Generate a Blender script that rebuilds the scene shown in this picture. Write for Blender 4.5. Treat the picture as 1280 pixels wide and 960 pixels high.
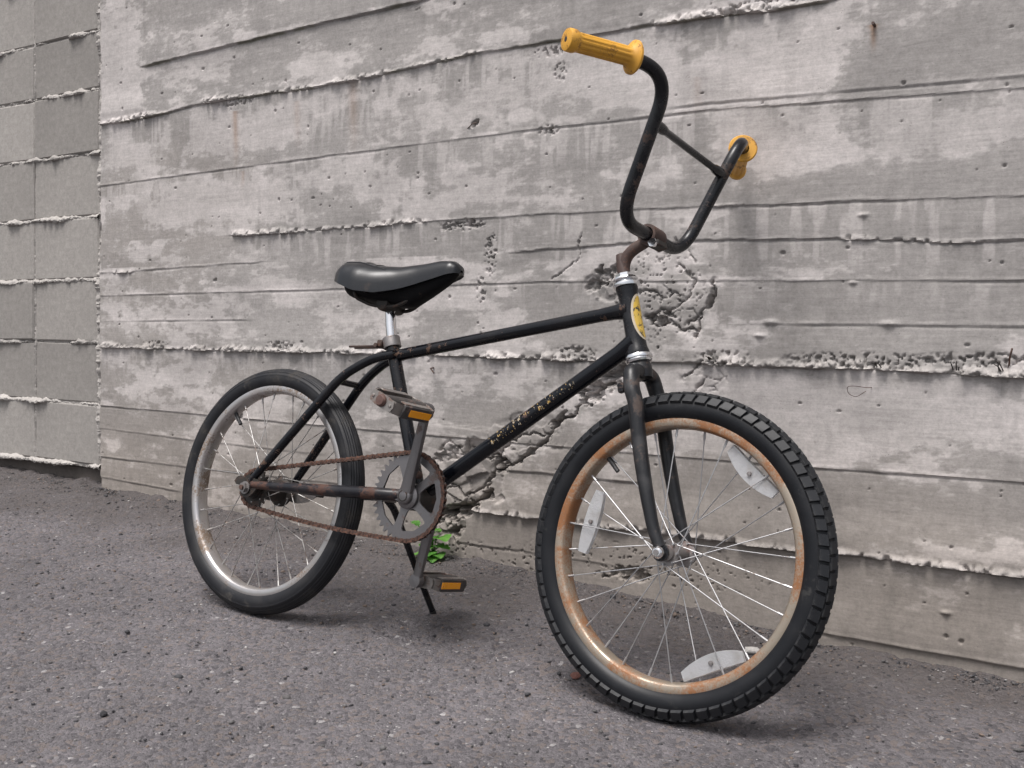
import bpy, bmesh, math, random
import numpy as np
from mathutils import Vector, Matrix

# ------------------------------------------------------------------ scene, camera, light
for o in list(bpy.data.objects):
    bpy.data.objects.remove(o)
sc = bpy.context.scene
COL = sc.collection
R = math.radians
random.seed(7)
rng = np.random.default_rng(7)

cam_d = bpy.data.cameras.new('camera')
cam = bpy.data.objects.new('camera', cam_d)
COL.objects.link(cam)
cam_d.sensor_width = 36.0
cam_d.lens = 36.0 * 1408.4 / 1280.0
cam_d.clip_start, cam_d.clip_end = 0.02, 500
RM = ((0.82125, -0.56702, -0.06351), (0.57050, 0.81431, 0.10688), (-0.00888, -0.12401, 0.99224))
m = Matrix.Identity(4)
for i in range(3):
    m[i][0], m[i][1], m[i][2] = RM[i][0], RM[i][2], -RM[i][1]
m[0][3], m[1][3], m[2][3] = 1.66664, -1.47515, 0.72400
cam.matrix_world = m
sc.camera = cam

SUN_EL, SUN_AZ = R(72), R(190)          # azimuth measured clockwise from +y
wd = bpy.data.worlds.new('World')
sc.world = wd
wd.use_nodes = True
nt = wd.node_tree
nt.nodes.clear()
sky = nt.nodes.new('ShaderNodeTexSky')
sky.sky_type = 'NISHITA'
sky.sun_disc = False
sky.sun_elevation = SUN_EL
sky.sun_rotation = SUN_AZ
sky.air_density, sky.dust_density, sky.ozone_density = 1.0, 6.0, 0.6
hs = nt.nodes.new('ShaderNodeHueSaturation')
hs.inputs['Saturation'].default_value = 0.36      # overcast: a grey sky
bg = nt.nodes.new('ShaderNodeBackground')
bg.inputs['Strength'].default_value = 0.10
wo = nt.nodes.new('ShaderNodeOutputWorld')
nt.links.new(sky.outputs[0], hs.inputs['Color'])
nt.links.new(hs.outputs[0], bg.inputs['Color'])
nt.links.new(bg.outputs[0], wo.inputs['Surface'])

sun_d = bpy.data.lights.new('sun', 'SUN')
sun_d.energy = 1.5
sun_d.angle = R(24)
sun_d.color = (1.0, 0.965, 0.95)
sun = bpy.data.objects.new('sun', sun_d)
COL.objects.link(sun)
sd = Vector((math.sin(SUN_AZ) * math.cos(SUN_EL), math.cos(SUN_AZ) * math.cos(SUN_EL), math.sin(SUN_EL)))
sun.rotation_euler = sd.to_track_quat('Z', 'Y').to_euler()
sun.location = (0, 0, 5)

vs = sc.view_settings
vs.view_transform, vs.look = 'Standard', 'None'
vs.exposure, vs.gamma = 0.80, 1.0
vs.use_curve_mapping = False

# ------------------------------------------------------------------ helpers
def tag(o, label=None, cat=None, group=None, kind=None):
    if label: o['label'] = label
    if cat: o['category'] = cat
    if group: o['group'] = group
    if kind: o['kind'] = kind
    return o

def empty(name, parent=None, mat=None):
    o = bpy.data.objects.new(name, None)
    o.empty_display_size = 0.05
    COL.objects.link(o)
    if parent: o.parent = parent
    if mat is not None: o.matrix_local = mat
    return o

def mesh_obj(name, me, mat, parent=None, mtx=None):
    o = bpy.data.objects.new(name, me)
    COL.objects.link(o)
    if parent: o.parent = parent
    if mtx is not None: o.matrix_local = mtx
    if mat is not None and len(me.materials) == 0: me.materials.append(mat)
    return o

class MB:
    """collects shapes into one mesh"""
    def __init__(s): s.v, s.f = [], []
    def add(s, vs_, fs_):
        b = len(s.v)
        s.v += [tuple(p) for p in vs_]
        s.f += [tuple(b + i for i in q) for q in fs_]
        return s
    def tube(s, pts, r, n=14, cap=True, flat=None):
        pts = [Vector(p) for p in pts]
        rs = r if isinstance(r, (list, tuple)) else [r] * len(pts)
        k = len(pts)
        T = []
        for i in range(k):
            t = (pts[min(i + 1, k - 1)] - pts[max(i - 1, 0)])
            T.append(t.normalized())
        a = Vector((0, 1, 0)) if abs(T[0].y) < .9 else Vector((1, 0, 0))
        N = (a - T[0] * a.dot(T[0])).normalized()
        vs_, fs_ = [], []
        for i in range(k):
            N = (N - T[i] * N.dot(T[i])).normalized()
            B = T[i].cross(N)
            for j in range(n):
                an = 2 * math.pi * j / n
                fa, fb = flat if flat else (1, 1)
                vs_.append(pts[i] + (N * math.cos(an) * fa + B * math.sin(an) * fb) * rs[i])
        for i in range(k - 1):
            for j in range(n):
                j2 = (j + 1) % n
                fs_.append((i * n + j, i * n + j2, (i + 1) * n + j2, (i + 1) * n + j))
        if cap:
            fs_.append(tuple(range(n - 1, -1, -1)))
            fs_.append(tuple((k - 1) * n + j for j in range(n)))
        return s.add(vs_, fs_)
    def lathe(s, prof, c, axis, n=32, closed=False, arc=None):
        """prof: (radius, offset along axis)"""
        c, ax = Vector(c), Vector(axis).normalized()
        a = Vector((0, 0, 1)) if abs(ax.z) < .9 else Vector((1, 0, 0))
        U = (a - ax * a.dot(ax)).normalized()
        V = ax.cross(U)
        k = len(prof)
        vs_, fs_ = [], []
        for i in range(n):
            an = 2 * math.pi * i / n
            d = U * math.cos(an) + V * math.sin(an)
            for (r, h) in prof: vs_.append(c + d * r + ax * h)
        for i in range(n):
            i2 = (i + 1) % n
            for j in range(k if closed else k - 1):
                j2 = (j + 1) % k
                fs_.append((i * k + j, i2 * k + j, i2 * k + j2, i * k + j2))
        return s.add(vs_, fs_)
    def box(s, c, ex, ey, ez, sx, sy, sz, ch=0.0):
        """box with chamfered corners, half sizes sx.. along unit vectors"""
        c, ex, ey, ez = Vector(c), Vector(ex), Vector(ey), Vector(ez)
        vs_ = []; idx = {}
        for ix in (-1, 1):
            for iy in (-1, 1):
                for iz in (-1, 1):
                    for k in range(3):
                        q = [sx - ch, sy - ch, sz - ch]
                        q[k] = (sx, sy, sz)[k]
                        idx[(ix, iy, iz, k)] = len(vs_)
                        vs_.append(c + ex * (ix * q[0]) + ey * (iy * q[1]) + ez * (iz * q[2]))
        fs_ = []
        S = (-1, 1)
        for sgn in S:
            l = [(sgn, a, b) for a, b in ((-1, -1), (1, -1), (1, 1), (-1, 1))]
            fs_.append([idx[(sgn, a, b, 0)] for a, b in ((-1, -1), (1, -1), (1, 1), (-1, 1))][::sgn])
            fs_.append([idx[(a, sgn, b, 1)] for a, b in ((-1, -1), (-1, 1), (1, 1), (1, -1))][::sgn])
            fs_.append([idx[(a, b, sgn, 2)] for a, b in ((-1, -1), (1, -1), (1, 1), (-1, 1))][::sgn])
        if ch > 0:
            for a in S:
                for b in S:
                    fs_.append((idx[(-1, a, b, 1)], idx[(1, a, b, 1)], idx[(1, a, b, 2)], idx[(-1, a, b, 2)]))
                    fs_.append((idx[(a, -1, b, 0)], idx[(a, 1, b, 0)], idx[(a, 1, b, 2)], idx[(a, -1, b, 2)]))
                    fs_.append((idx[(a, b, -1, 0)], idx[(a, b, 1, 0)], idx[(a, b, 1, 1)], idx[(a, b, -1, 1)]))
                    for e in S: fs_.append((idx[(a, b, e, 0)], idx[(a, b, e, 1)], idx[(a, b, e, 2)]))
        return s.add(vs_, fs_)
    def plate(s, poly, y0, y1):
        """flat plate in the xz plane, thickness y0..y1"""
        n = len(poly)
        vs_ = [(x, y0, z) for x, z in poly] + [(x, y1, z) for x, z in poly]
        fs_ = [tuple(range(n)), tuple(range(2 * n - 1, n - 1, -1))]
        fs_ += [(i, n + i, n + (i + 1) % n, (i + 1) % n) for i in range(n)]
        return s.add(vs_, fs_)
    def mesh(s, name, smooth=True, ang=38):
        me = bpy.data.meshes.new(name)
        me.from_pydata(s.v, [], s.f)
        bm = bmesh.new(); bm.from_mesh(me)
        bmesh.ops.recalc_face_normals(bm, faces=bm.faces)
        bm.to_mesh(me); bm.free()
        if smooth:
            me.polygons.foreach_set('use_smooth', [True] * len(me.polygons))
            me.set_sharp_from_angle(angle=R(ang))
        me.update()
        return me
    def build(s, name, mat, parent=None, mtx=None, smooth=True, ang=38):
        return mesh_obj(name, s.mesh(name, smooth, ang), mat, parent, mtx)

def fillet(pts, rad, n=7):
    """polyline with rounded corners"""
    pts = [Vector(p) for p in pts]
    out = [pts[0]]
    for i in range(1, len(pts) - 1):
        r = rad[i - 1] if isinstance(rad, (list, tuple)) else rad
        a, b, c = pts[i - 1], pts[i], pts[i + 1]
        d0, d1 = (a - b), (c - b)
        t = min(r, d0.length * .48, d1.length * .48)
        p0, p1 = b + d0.normalized() * t, b + d1.normalized() * t
        for k in range(n + 1):
            u = k / n
            out.append(p0 * (1 - u) ** 2 + b * 2 * u * (1 - u) + p1 * u * u)
    out.append(pts[-1])
    return out

# numpy value noise / fbm on arrays
LAT = {}
def vnoise(x, y, seed):
    N = 256
    if seed not in LAT: LAT[seed] = np.random.default_rng(seed).random((N, N)).astype(np.float32)
    L = LAT[seed]
    x, y = np.asarray(x, np.float32), np.asarray(y, np.float32)
    xi, yi = np.floor(x).astype(np.int32), np.floor(y).astype(np.int32)
    fx, fy = x - xi.astype(np.float32), y - yi.astype(np.float32)
    fx, fy = fx * fx * (3 - 2 * fx), fy * fy * (3 - 2 * fy)
    a, b = L[yi % N, xi % N], L[yi % N, (xi + 1) % N]
    c, d = L[(yi + 1) % N, xi % N], L[(yi + 1) % N, (xi + 1) % N]
    return (a + (b - a) * fx) * (1 - fy) + (c + (d - c) * fx) * fy
def fbm(x, y, seed, oct=4, gain=.5):
    t, a, s = 0, 1, 0
    for k in range(oct):
        t = t + a * vnoise(x * 2 ** k + 17.3 * k, y * 2 ** k + 5.1 * k, seed + k)
        s += a; a *= gain
    return t / s
def sstep(a, b, x):
    t = np.clip((x - a) / (b - a), 0, 1)
    return t * t * (3 - 2 * t)

# ------------------------------------------------------------------ materials
def newmat(name):
    M = bpy.data.materials.new(name)
    M.use_nodes = True
    n = M.node_tree
    b = n.nodes['Principled BSDF']
    return M, n, b
def node(n, typ, ins=None, **kw):
    q = n.nodes.new(typ)
    for k, v in kw.items(): setattr(q, k, v)
    for k, v in (ins or {}).items():
        if hasattr(v, 'links') or isinstance(v, bpy.types.NodeSocket): n.links.new(v, q.inputs[k])
        else: q.inputs[k].default_value = v
    return q
def rgba(c): return (c[0], c[1], c[2], 1.0)
def noise(n, vec, scale, detail=4, rough=.55):
    return node(n, 'ShaderNodeTexNoise', {'Vector': vec, 'Scale': scale, 'Detail': detail, 'Roughness': rough}).outputs['Fac']
def ramp(n, fac, a, b):
    return node(n, 'ShaderNodeMapRange', {'Value': fac, 'From Min': a, 'From Max': b}, interpolation_type='SMOOTHSTEP').outputs['Result']
def mix(n, fac, a, b):
    q = n.nodes.new('ShaderNodeMix'); q.data_type = 'RGBA'
    for sock, v in ((q.inputs[0], fac), (q.inputs[6], a), (q.inputs[7], b)):
        if isinstance(v, bpy.types.NodeSocket): n.links.new(v, sock)
        else: sock.default_value = v if not isinstance(v, tuple) or len(v) == 4 else rgba(v)
    return q.outputs[2]
def fmix(n, fac, a, b):
    q = n.nodes.new('ShaderNodeMix'); q.data_type = 'FLOAT'
    for sock, v in ((q.inputs[0], fac), (q.inputs[2], a), (q.inputs[3], b)):
        if isinstance(v, bpy.types.NodeSocket): n.links.new(v, sock)
        else: sock.default_value = v
    return q.outputs[0]
def math_(n, op, a, b=0.0):
    q = n.nodes.new('ShaderNodeMath'); q.operation = op
    for sock, v in ((q.inputs[0], a), (q.inputs[1], b)):
        if isinstance(v, bpy.types.NodeSocket): n.links.new(v, sock)
        else: sock.default_value = v
    return q.outputs[0]
def bump(n, b, h, strength=.3, dist=.001):
    q = node(n, 'ShaderNodeBump', {'Height': h, 'Strength': strength, 'Distance': dist})
    n.links.new(q.outputs[0], b.inputs['Normal'])
def objco(n): return n.nodes.new('ShaderNodeTexCoord').outputs['Object']

def worn(name, base, rough, metal, wearcol, wear=(.6, .7), wscale=40, wrough=.75, wmetal=0.0, dust=.15, dustcol=(.16, .14, .125), fine=260, spec=.5):
    """paint or metal with rust / chips and a film of dust"""
    M, n, b = newmat(name)
    co = objco(n)
    w = noise(n, co, wscale, 6, .62)
    w2 = noise(n, co, fine, 3, .6)
    wm = ramp(n, math_(n, 'ADD', w, math_(n, 'MULTIPLY', math_(n, 'SUBTRACT', w2, .5), .35)), wear[0], wear[1])
    dm = math_(n, 'MULTIPLY', ramp(n, noise(n, co, 22, 5), .42, .72), dust)
    base2 = mix(n, dm, rgba(base), rgba(dustcol))
    wc2 = mix(n, w2, rgba(tuple(c * .5 for c in wearcol)), rgba(tuple(min(1, c * 1.4) for c in wearcol)))
    n.links.new(mix(n, wm, base2, wc2), b.inputs['Base Color'])
    n.links.new(fmix(n, wm, fmix(n, dm, rough, min(1, rough + .6)), wrough), b.inputs['Roughness'])
    n.links.new(fmix(n, wm, metal, wmetal), b.inputs['Metallic'])
    b.inputs['Specular IOR Level'].default_value = spec
    bump(n, b, math_(n, 'ADD', math_(n, 'MULTIPLY', wm, .5), math_(n, 'MULTIPLY', w2, .5)), .35, .0006)
    return M

MT = {}
MT['paint'] = worn('black_paint', (.0035, .0042, .0065), .17, 0, (.085, .05, .035), (.61, .665), 38, dust=.05, spec=.36)
MT['paint_worn'] = worn('worn_black_paint', (.0055, .0062, .0085), .24, 0, (.06, .04, .033), (.58, .68), 30, dust=.09, dustcol=(.13, .125, .125), spec=.36)
MT['paint_rusty'] = worn('rusty_black_paint', (.008, .008, .011), .28, 0, (.075, .037, .027), (.48, .64), 26, dust=.12, spec=.36)
MT['fork'] = worn('scuffed_fork_paint', (.012, .0125, .0145), .33, 0, (.07, .052, .045), (.56, .68), 28, dust=.30, dustcol=(.10, .098, .10), spec=.4)
MT['pan'] = worn('black_moulded_plastic', (.004, .004, .005), .7, 0, (.02, .016, .013), (.6, .75), 40, dust=.1, dustcol=(.03, .028, .026), spec=.15)
MT['rust'] = worn('brown_rust', (.052, .030, .025), .6, 0, (.10, .05, .034), (.54, .66), 45, dust=.3, dustcol=(.2, .15, .12))
MT['chain'] = worn('rusty_chain', (.050, .028, .022), .55, .3, (.115, .052, .033), (.5, .66), 70, dust=.3, dustcol=(.12, .1, .09))
MT['rim_rust'] = worn('rusted_rim', (.40, .345, .28), .34, .75, (.25, .108, .042), (.41, .62), 14, wmetal=.1, wrough=.6, dust=.2, dustcol=(.3, .2, .12), fine=330)
MT['rim_dull'] = worn('dull_rim', (.56, .54, .53), .30, .9, (.21, .155, .115), (.52, .66), 12, wmetal=.3, wrough=.6, dust=.35, dustcol=(.26, .2, .165))
MT['chrome'] = worn('chrome', (.82, .82, .83), .12, 1, (.2, .13, .09), (.70, .76), 60, wmetal=.2, dust=.12, dustcol=(.4, .37, .35))
MT['spoke'] = worn('bright_spoke', (.40, .40, .41), .48, .75, (.35, .3, .27), (.62, .72), 50, wmetal=.4, dust=.1, dustcol=(.5, .5, .5))
MT['spoke_dull'] = worn('dull_spoke', (.42, .41, .40), .42, .7, (.17, .13, .11), (.5, .66), 50, wmetal=.3, dust=.3, dustcol=(.3, .28, .26))
MT['steel'] = worn('grey_steel', (.26, .245, .24), .42, .75, (.19, .135, .12), (.54, .68), 40, wmetal=.35, dust=.4, dustcol=(.24, .215, .21))
MT['crank'] = worn('tarnished_crank', (.20, .192, .195), .38, .85, (.14, .11, .10), (.58, .72), 36, wmetal=.4, dust=.40, dustcol=(.155, .145, .147))
MT['pedal'] = worn('pedal_cage_metal', (.27, .25, .235), .42, .65, (.17, .115, .095), (.5, .66), 55, wmetal=.3, dust=.4, dustcol=(.26, .23, .21))
MT['pedal_dark'] = worn('pedal_dark_metal', (.05, .047, .047), .45, .2, (.13, .09, .075), (.55, .7), 60, dust=.3)
MT['pedal_dust_cap'] = worn('pedal_dust_cap', (.11, .062, .052), .5, .25, (.15, .085, .066), (.5, .65), 60, dust=.3, dustcol=(.24, .18, .16))
MT['grease'] = worn('greasy_black', (.018, .015, .013), .55, .1, (.06, .035, .025), (.52, .68), 55, dust=.25, dustcol=(.09, .075, .065))
MT['tyre'] = worn('tyre_rubber', (.0062, .0070, .0092), .42, 0, (.03, .03, .03), (.60, .76), 30, wrough=.8, dust=.12, dustcol=(.045, .045, .047), spec=.32)
MT['knob'] = worn('tread_rubber', (.0125, .0138, .0165), .48, 0, (.04, .04, .04), (.55, .75), 80, wrough=.8, dust=.18, dustcol=(.06, .06, .062), spec=.36)
MT['tyre_old'] = worn('old_tyre_rubber', (.0095, .0100, .0125), .5, 0, (.045, .041, .038), (.54, .72), 24, wrough=.85, dust=.22, dustcol=(.07, .066, .062), spec=.32)
MT['rubber'] = worn('black_rubber', (.02, .02, .022), .5, 0, (.05, .05, .05), (.6, .75), 60)
MT['grip'] = worn('yellow_grip', (.66, .335, .035), .44, 0, (.24, .11, .025), (.53, .68), 40, wrough=.65, dust=.35, dustcol=(.36, .19, .05), fine=420)
MT['cream'] = worn('cream_badge', (.60, .52, .40), .45, 0, (.2, .12, .07), (.62, .7), 90, dust=.3, dustcol=(.4, .33, .25))
MT['badge'] = worn('yellow_badge', (.68, .45, .07), .4, 0, (.05, .04, .035), (.555, .60), 130, dust=.2, dustcol=(.5, .38, .15), fine=500)
MT['amber'] = worn('amber_reflector', (.92, .36, .015), .25, 0, (.6, .2, .012), (.6, .7), 150, wrough=.35, dust=.10, dustcol=(.4, .2, .05))

def saddle_mat():
    M, n, b = newmat('saddle_vinyl')
    co = objco(n)
    d = ramp(n, noise(n, co, 30, 5), .5, .78)
    br = ramp(n, noise(n, co, 16, 5), .62, .72)
    c = mix(n, math_(n, 'MULTIPLY', d, .4), rgba((.008, .009, .0115)), rgba((.034, .034, .036)))
    n.links.new(mix(n, math_(n, 'MULTIPLY', br, .6), c, rgba((.06, .042, .032))), b.inputs['Base Color'])
    n.links.new(fmix(n, d, .30, .42), b.inputs['Roughness'])
    bump(n, b, noise(n, co, 700, 3), .12, .0005)
    return M
MT['saddle'] = saddle_mat()

def clear_mat():
    M, n, b = newmat('clear_reflector')
    co = objco(n)
    v = node(n, 'ShaderNodeTexVoronoi', {'Vector': co, 'Scale': 330.0})
    n.links.new(mix(n, ramp(n, noise(n, co, 40, 4), .45, .75), rgba((.70, .71, .73)), rgba((.52, .51, .50))), b.inputs['Base Color'])
    b.inputs['Roughness'].default_value = .32
    b.inputs['Transmission Weight'].default_value = .62
    b.inputs['IOR'].default_value = 1.4
    bump(n, b, v.outputs['Distance'], .4, .001)
    return M
MT['clear'] = clear_mat()

def downtube_mat():
    """black paint with the flaking remains of a yellow lettering on the upper right side (z runs along the tube)"""
    M, n, b = newmat('black_paint_worn_lettering')
    co = objco(n)
    sep = node(n, 'ShaderNodeSeparateXYZ', {'Vector': co})
    X, Y, Z = sep.outputs
    w = noise(n, co, 34, 6, .62)
    wm = ramp(n, w, .64, .69)
    base = mix(n, wm, rgba((.0035, .0042, .0065)), rgba((.08, .045, .035)))
    # lettering band: strokes repeat along z, broken by flaking
    zin = math_(n, 'MULTIPLY', ramp(n, Z, .165, .175), ramp(n, Z, .365, .355))
    side = math_(n, 'MULTIPLY', ramp(n, X, .0035, .0055), 1.0)
    sv = node(n, 'ShaderNodeMapping', {'Vector': co, 'Scale': (90.0, 90.0, 330.0)}).outputs[0]
    st = ramp(n, noise(n, sv, 1.0, 2, .5), .50, .56)
    fl = ramp(n, noise(n, co, 170, 4, .6), .53, .60)
    lm = math_(n, 'MULTIPLY', math_(n, 'MULTIPLY', zin, side), math_(n, 'MULTIPLY', st, fl))
    pale = noise(n, co, 240, 2)
    let = mix(n, ramp(n, pale, .45, .6), rgba((.42, .27, .08)), rgba((.40, .36, .30)))
    n.links.new(mix(n, lm, base, let), b.inputs['Base Color'])
    b.inputs['Specular IOR Level'].default_value = .36
    n.links.new(fmix(n, math_(n, 'MAXIMUM', lm, wm), .18, .65), b.inputs['Roughness'])
    bump(n, b, math_(n, 'ADD', w, lm), .25, .0006)
    return M
MT['down_tube'] = downtube_mat()

def concrete_mat(name, attr=None, base=(.37, .34, .33), grain=True):
    M, n, b = newmat(name)
    co = objco(n)
    if attr:
        src = node(n, 'ShaderNodeAttribute', attribute_name=attr).outputs['Color']
    else:
        big = noise(n, co, 3.0, 5)
        src = mix(n, big, rgba(tuple(c * .82 for c in base)), rgba(tuple(c * 1.16 for c in base)))
    st = node(n, 'ShaderNodeMapping', {'Vector': co, 'Scale': (14.0, 60.0, 150.0)}).outputs[0]
    g = noise(n, st, 1.0, 6, .65)
    f = noise(n, co, 190, 5, .7)
    md = noise(n, co, 60, 5, .6)
    def dev(q, amp): return math_(n, 'MULTIPLY', math_(n, 'SUBTRACT', q, .5), amp)
    k = math_(n, 'ADD', dev(f, .62), math_(n, 'ADD', dev(g, .50 if grain else .2), dev(md, .55)))
    k = math_(n, 'MAXIMUM', math_(n, 'ADD', k, 1.0), .35)
    if not attr:
        oi = n.nodes.new('ShaderNodeObjectInfo')
        k = math_(n, 'MULTIPLY', k, math_(n, 'ADD', math_(n, 'MULTIPLY', oi.outputs['Random'], .30), .80))
    v = node(n, 'ShaderNodeVectorMath', {0: src}, operation='SCALE')
    n.links.new(k, v.inputs['Scale'])
    # dark sand specks
    sp = node(n, 'ShaderNodeTexVoronoi', {'Vector': co, 'Scale': 210.0, 'Randomness': 1.0})
    spm = math_(n, 'MULTIPLY', ramp(n, sp.outputs['Distance'], .16, .09), ramp(n, noise(n, co, 24, 4), .55, .66))
    n.links.new(mix(n, spm, v.outputs[0], rgba((.10, .09, .085))), b.inputs['Base Color'])
    b.inputs['Roughness'].default_value = .92
    b.inputs['Specular IOR Level'].default_value = .2
    h = math_(n, 'ADD', math_(n, 'MULTIPLY', g, .6 if grain else .15), math_(n, 'ADD', math_(n, 'MULTIPLY', f, .35), math_(n, 'MULTIPLY', md, .5)))
    bump(n, b, h, .5, .0014)
    return M
MT['wall'] = concrete_mat('board_formed_concrete', 'tone')
MT['block'] = concrete_mat('concrete_block', None, (.305, .288, .270), grain=False)
MT['mortar'] = concrete_mat('lime_mortar', None, (.37, .35, .33), grain=False)
MT['footing'] = concrete_mat('dirty_concrete', None, (.13, .115, .105), grain=False)

def asphalt_mat():
    M, n, b = newmat('asphalt')
    co = objco(n)
    v1 = node(n, 'ShaderNodeTexVoronoi', {'Vector': co, 'Scale': 135.0, 'Randomness': 1.0})
    v2 = node(n, 'ShaderNodeTexVoronoi', {'Vector': co, 'Scale': 330.0, 'Randomness': 1.0})
    c1 = node(n, 'ShaderNodeSeparateColor', {'Color': v1.outputs['Color']}).outputs
    c2 = node(n, 'ShaderNodeSeparateColor', {'Color': v2.outputs['Color']}).outputs
    big = noise(n, co, 2.2, 5)
    mid = noise(n, co, 11, 5)
    stone = mix(n, c1[0], rgba((.062, .058, .063)), rgba((.142, .131, .138)))
    stone = mix(n, ramp(n, c1[1], .80, .84), stone, rgba((.130, .112, .108)))
    stone = mix(n, ramp(n, c1[2], .985, .992), stone, rgba((.26, .25, .25)))
    fine = mix(n, c2[0], rgba((.078, .073, .078)), rgba((.150, .139, .146)))
    fine = mix(n, ramp(n, c2[1], .975, .985), fine, rgba((.27, .26, .255)))
    pick = ramp(n, math_(n, 'ADD', mid, math_(n, 'MULTIPLY', c1[1], .5)), .62, .78)
    col = mix(n, pick, fine, stone)
    k = math_(n, 'ADD', math_(n, 'MULTIPLY', big, .9), math_(n, 'ADD', math_(n, 'MULTIPLY', mid, .7), .22))
    sc_ = node(n, 'ShaderNodeVectorMath', {0: col}, operation='SCALE')
    n.links.new(k, sc_.inputs['Scale'])
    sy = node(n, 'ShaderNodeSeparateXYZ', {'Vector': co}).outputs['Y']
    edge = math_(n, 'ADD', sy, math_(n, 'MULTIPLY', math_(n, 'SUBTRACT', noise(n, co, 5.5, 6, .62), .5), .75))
    soil_shade = math_(n, 'MULTIPLY', ramp(n, edge, .10, .46), .62)  # brown soil plus the wall's shade painted in, deepening towards the wall
    soil_shade_col = mix(n, noise(n, co, 70, 5, .7), rgba((.036, .030, .028)), rgba((.100, .086, .079)))
    n.links.new(mix(n, soil_shade, sc_.outputs[0], soil_shade_col), b.inputs['Base Color'])
    b.inputs['Roughness'].default_value = .82
    b.inputs['Specular IOR Level'].default_value = .35
    e1 = math_(n, 'SUBTRACT', 1.0, v1.outputs['Distance'])
    e2 = math_(n, 'SUBTRACT', 1.0, v2.outputs['Distance'])
    h = math_(n, 'ADD', math_(n, 'MULTIPLY', e1, .8), math_(n, 'ADD', math_(n, 'MULTIPLY', e2, .5), math_(n, 'MULTIPLY', c1[2], .5)))
    bump(n, b, h, .9, .004)
    return M
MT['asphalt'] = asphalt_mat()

def chip_mat():
    M, n, b = newmat('loose_grit')
    a = node(n, 'ShaderNodeAttribute', attribute_name='tone').outputs['Color']
    f = noise(n, objco(n), 500, 3)
    v = node(n, 'ShaderNodeVectorMath', {0: a}, operation='SCALE')
    n.links.new(math_(n, 'ADD', f, .5), v.inputs['Scale'])
    n.links.new(v.outputs[0], b.inputs['Base Color'])
    b.inputs['Roughness'].default_value = .75
    return M
MT['grit'] = chip_mat()

def leaf_mat():
    M, n, b = newmat('leaf_green')
    co = objco(n)
    oi = n.nodes.new('ShaderNodeObjectInfo')
    c = mix(n, oi.outputs['Random'], rgba((.04, .15, .02)), rgba((.10, .28, .04)))
    n.links.new(mix(n, ramp(n, noise(n, co, 60, 4), .4, .7), c, rgba((.15, .32, .07))), b.inputs['Base Color'])
    b.inputs['Roughness'].default_value = .42
    b.inputs['Subsurface Weight'].default_value = .0
    tr = node(n, 'ShaderNodeBsdfTranslucent', {'Color': rgba((.16, .42, .04))})
    ms = node(n, 'ShaderNodeMixShader', {0: .3})
    out = n.nodes['Material Output']
    n.links.new(b.outputs[0], ms.inputs[1]); n.links.new(tr.outputs[0], ms.inputs[2])
    n.links.new(ms.outputs[0], out.inputs['Surface'])
    return M
MT['leaf'] = leaf_mat()

# ------------------------------------------------------------------ wall frame: s along, h up the face, depth out of it
WD = Vector((0.99957, 0.00411, 0.02890))
WUP = Vector((-0.02914, 0.08384, 0.99605))
WN = WUP.cross(WD).normalized()           # into the wall, away from the yard
W0 = Vector((0, 0.5135, 0))
WM = Matrix(((WD.x, WN.x, WUP.x, W0.x), (WD.y, WN.y, WUP.y, W0.y), (WD.z, WN.z, WUP.z, W0.z), (0, 0, 0, 1)))
def wall_to_world(s, h, d=0.0):
    return W0 + WD * s + WUP * h - WN * d

LN = {
'L1': [(-1.003,1.261),(-0.324,1.281),(0.009,1.287)],
'A': [(-1.216,1.118),(-0.919,1.121),(-0.743,1.133),(-0.521,1.130),(-0.322,1.128),(-0.064,1.135),(0.156,1.146),(0.360,1.143),(0.611,1.145),(0.713,1.143),(0.844,1.138),(0.967,1.137)],
'C': [(-1.215,0.939),(-0.320,0.954),(0.320,0.962),(0.575,0.961),(0.717,0.962),(1.298,0.940)],
'C2': [(0.647,0.974),(0.717,0.975),(1.298,0.960)],
'D': [(-0.639,0.773),(-0.318,0.774),(0.024,0.778),(0.175,0.778),(0.579,0.776),(0.745,0.773),(1.304,0.761)],
'S': [(0.264,0.698),(0.527,0.708),(0.757,0.707),(0.956,0.703),(1.137,0.693),(1.177,0.687),(1.306,0.689)],
'F0': [(-1.173,0.685),(-0.686,0.696),(-0.523,0.700)],
'F': [(-1.185,0.618),(-0.316,0.625),(0.359,0.633),(0.725,0.628),(1.308,0.619)],
'N1': [(-1.184,0.543),(-0.576,0.549)],
'N2': [(0.819,0.544),(1.310,0.542)],
'E': [(-1.200,0.470),(-0.732,0.468),(-0.315,0.470),(0.043,0.469),(0.429,0.466),(0.768,0.466),(1.044,0.465),(1.313,0.459)],
'I': [(-1.154,0.295),(-0.764,0.291),(-0.365,0.286),(-0.076,0.283),(0.188,0.281),(0.335,0.279),(0.698,0.277),(0.963,0.277),(1.318,0.280)],
'J': [(-1.184,0.228),(-0.806,0.218),(-0.312,0.213)],
'J2': [(0.041,0.314),(0.215,0.304)],
'K': [(-1.161,0.144),(-0.826,0.142),(-0.203,0.144)],
'H': [(0.167,0.121),(0.338,0.119),(0.509,0.121),(0.712,0.122),(0.930,0.120),(1.012,0.124),(1.323,0.123)],
'H2': [(0.236,0.216),(0.336,0.218),(0.592,0.217)],
'M': [(-1.161,0.083),(-0.846,0.071)],
'P': [(0.125,0.041),(0.331,0.042),(0.520,0.040)],
'G': [(0.985,-0.031),(1.328,-0.035)]}
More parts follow.
